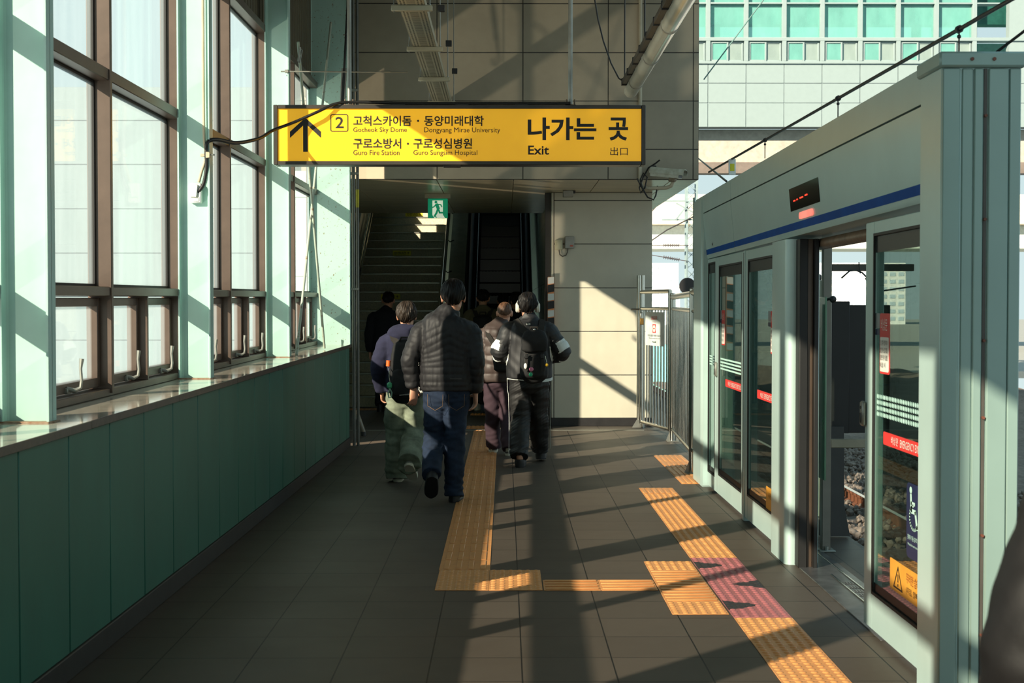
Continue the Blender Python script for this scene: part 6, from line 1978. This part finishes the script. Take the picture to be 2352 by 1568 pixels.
# rucksack
cD = Od + Vector((.045, -.25, 1.075))
rk = pack('backpack', 'black flap rucksack with small pins on the person in white headphones', Od, cD, .135, .215, .085, M_packm, 80, taper=.85)
mb = MB(); limb(mb, [cD + Vector((0, -.055, .235)), cD + Vector((0, -.085, .16)), cD + Vector((0, -.098, .06))], [(.105, .040), (.128, .050), (.120, .022)], n=20, e=2.8)
blend(mb, 'flap', M_packm, rk, .009, 3, lambda P, N: .005 * fold(P, 83, 24, 5))
for q in (-1, 1):
    strap(rk, [(cD + Vector((q * .05, .06, .19)), (0, -1, .2)), (Od + Vector((q * .095 + .02, -.160, 1.345)), (0, -.9, .5)), (Od + Vector((q * .13, -.06, 1.425)), (q * .3, -.2, 1)), (Od + Vector((q * .13, .07, 1.40)), (q * .3, .5, 1))], .058, M_strap)
    strap(rk, [(cD + Vector((q * .075, -.125, .04)), (0, -1, 0)), (cD + Vector((q * .078, -.135, -.06)), (0, -1, 0)), (cD + Vector((q * .075, -.13, -.13)), (0, -1, 0))], .022, M_strap, 'buckle_strap', .006)
    mb = MB(); mb.box(cD.x + q * .076 - .018, cD.x + q * .076 + .018, cD.y - .150, cD.y - .135, cD.z - .015, cD.z + .03, .005); mb.build('buckle', M_rub, rk)
mb = MB(); mb.tube([cD + Vector((-.04, -.01, .235)), cD + Vector((-.03, -.04, .285)), cD + Vector((.03, -.04, .285)), cD + Vector((.04, -.01, .235))], .011, 8); mb.build('top_loop', M_strap, rk)
mb = MB(); mb.ball(cD + Vector((0, -.075, .262)), .012, n=10, m=7); mb.box(cD.x - .045, cD.x + .01, cD.y - .085, cD.y - .075, cD.z + .232, cD.z + .245, .003); mb.build('toggle', M_steel, rk)
for nm, lab, dx, dz, col, rx, rz in (('pin_badge', 'small white pin on the flap rucksack', -.085, -.085, (226, 222, 214), .016, .028), ('pin_badge', 'small pink pin on the flap rucksack', -.03, -.115, (206, 120, 150), .022, .020), ('pin_badge', 'small green pin on the flap rucksack', -.035, -.165, (30, 170, 120), .018, .020)):
    mb = MB(); mb.ball(cD + Vector((dx, -.145, dz)), rx, .006, rz, 12, 8); tag(mb.build(nm, mat('pin_' + lab.split()[1], col, .35)), lab, 'pin')
mb = MB(); p = cD + Vector((.118, -.12, -.075)); mb.ball(p, .016, n=12, m=8); k_ = tag(mb.build('keychain', mat('ball_yellow', (226, 178, 40), .35)), 'small yellow ball charm hanging on the flap rucksack', 'keychain')
mb = MB(); mb.tube([p + Vector((0, 0, .015)), p + Vector((-.008, -.006, .05)), p + Vector((-.014, -.004, .085))], .004, 6); mb.build('chain', M_steel, k_)

# --- people already in the shade
def std_legs(dx=.085, z=.87, st=.10):
    return [((-dx, 0, z), (-dx, .04, z * .54), (-dx, -.02 - st, .09), (-dx, .18 - st, .0), (-dx, -.07 - st, 0), (0, 0, 1)),
            ((dx, 0, z), (dx, .05, z * .54), (dx, -.02 + st, .09), (dx, .18 + st, .0), (dx, -.07 + st, 0), (0, 0, 1))]
def std_arms(w_, z, s=1):
    z -= .04
    return [((-w_, 0, z), (-w_ - .06, -.04, z - .29 * s), (-w_ - .05, .03, z - .53 * s), (0, .1, -1), (.2, .9, 0), (.9, 0, 0), .6),
            ((w_, 0, z), (w_ + .06, -.04, z - .29 * s), (w_ + .05, .03, z - .53 * s), (0, .1, -1), (-.2, .9, 0), (-.9, 0, 0), .6)]
person(dict(label='dark-clothed man in the shade at the foot of the stairs', pos=(-1.76, 21.2), H=1.78, head_off=(.02, .02), sw=.2, collar=1.54, arms=std_arms(.205, 1.44), legs=std_legs(.09, .90, .16), vox=.012, cvox=.016,
    hair=dict(m=M_hairb, seed=22, back=-.6, side=-.1, vol=1.07), pants=dict(m=M_darkcoat, r=(.105, .088, .080), seed=3), pelvis=(.18, .125),
    top=dict(name='jacket', m=M_darkcoat, hem=.86, w=(.215, .225, .21), d=(.14, .15), arm=(.080, .072, .055), disp=soft(.006, .004, 101), cuff=.95), shoes=dict(m=M_rub, sole=M_rub)))
pf, Of, sf, hcf, hsf = person(dict(label='person in khaki jacket with a square black backpack at the foot of the escalator', pos=(-.33, 21.25), z=.012, H=1.80, head_off=(.0, .02), sw=.2, collar=1.56, arms=std_arms(.205, 1.46), legs=std_legs(.09, .91, .05), vox=.012, cvox=.016,
    hair=dict(m=M_hairb, seed=25, back=-.62, side=-.2, vol=1.13), pants=dict(m=M_darkcoat, r=(.105, .09, .085), seed=4), pelvis=(.18, .125),
    top=dict(name='jacket', m=M_khaki, hem=.86, w=(.22, .23, .21), d=(.14, .15), arm=(.085, .076, .055), disp=soft(.006, .004, 111), cuff=.95), shoes=dict(m=mat('shoe_pale', (190, 186, 176), .6), sole=mat('sole_white', (206, 200, 180), .6))))
bk = pack('backpack', 'square black backpack on the person in the khaki jacket', Of, Of + Vector((0, -.255, 1.16)), .155, .24, .09, M_packm, 120, taper=.92)
mb = MB(); mb.tube([Of + Vector((-.05, -.25, 1.40)), Of + Vector((-.04, -.27, 1.46)), Of + Vector((.04, -.27, 1.46)), Of + Vector((.05, -.25, 1.40))], .012, 8); mb.build('top_loop', M_strap, bk)
for q in (-1, 1):
    strap(bk, [(Of + Vector((q * .07, -.18, 1.36)), (0, -1, .2)), (Of + Vector((q * .11, -.14, 1.45)), (0, -.8, .6)), (Of + Vector((q * .135, -.04, 1.51)), (q * .3, -.2, 1)), (Of + Vector((q * .135, .07, 1.49)), (q * .3, .5, 1))], .06, M_strap)
person(dict(label='dark-coated person at the escalator, glimpsed over the brown jacket', pos=(-.03, 22.0), z=.025, H=1.74, sw=.19, collar=1.50, arms=std_arms(.195, 1.41), legs=std_legs(.085, .88, .03), vox=.014, cvox=.018,
    hair=dict(m=M_hairb, seed=28, back=-.6, side=-.1, vol=1.08), pants=dict(m=M_darkcoat, r=(.10, .088, .08), seed=6),
    top=dict(name='coat', m=M_darkcoat, hem=.70, w=(.21, .22, .20), d=(.14, .15), arm=(.08, .072, .055), disp=soft(.006, .004, 131), cuff=.95), shoes=dict(m=M_rub, sole=M_rub)))
person(dict(label='long-haired person in a black coat at the escalator, beside the headphones', pos=(.17, 21.6), z=.012, H=1.76, head_off=(.0, .02), yaw=.5, sw=.18, collar=1.50, arms=std_arms(.185, 1.41), legs=std_legs(.085, .88, .03), vox=.014, cvox=.018,
    hair=dict(m=M_hairb, seed=29, back=-1.15, side=-.6, front=.35, vol=1.18), pants=dict(m=M_darkcoat, r=(.10, .088, .08), seed=7),
    top=dict(name='coat', m=M_darkcoat, hem=.60, w=(.21, .21, .19), d=(.14, .15), arm=(.078, .07, .055), disp=soft(.006, .004, 141), cuff=.95), shoes=dict(m=M_rub, sole=M_rub)))
# --- the passer-by cut off by the right edge, close to the camera
M_wax = cloth('black_waxed_coat', (24, 22, 22), .1, .62, 90, .1, .25)
pg, Og, sg_, hcg, hsg = person(dict(label='passer-by in a black coat cut off by the right edge, close to the camera', pos=(1.165, 2.36), H=1.68, sw=.19, collar=1.45,
    arms=[((-.185, 0, 1.36), (-.312, -.06, .99), (-.29, .06, .74), (0, .2, -1), (.2, .9, 0), (.9, 0, 0), .6), ((.185, 0, 1.36), (.245, -.05, 1.06), (.225, .05, .80), (0, .2, -1), (-.2, .9, 0), (-.9, 0, 0), .6)],
    legs=std_legs(.085, .85, .12), vox=.010, cvox=.011, hair=dict(m=M_hairb, seed=31, back=-.6, side=-.15, vol=1.1), pants=dict(m=M_darkcoat, r=(.105, .09, .082), seed=9), pelvis=(.178, .125),
    top=dict(name='coat', m=M_wax, hem=.74, w=(.235, .215, .185), d=(.16, .15), arm=(.076, .076, .060), disp=soft(.012, .006, 151, 13, 30), cuff=.95), shoes=dict(m=M_rub, sole=M_rub)))
bpy.data.scenes.remove(tmp_scene)
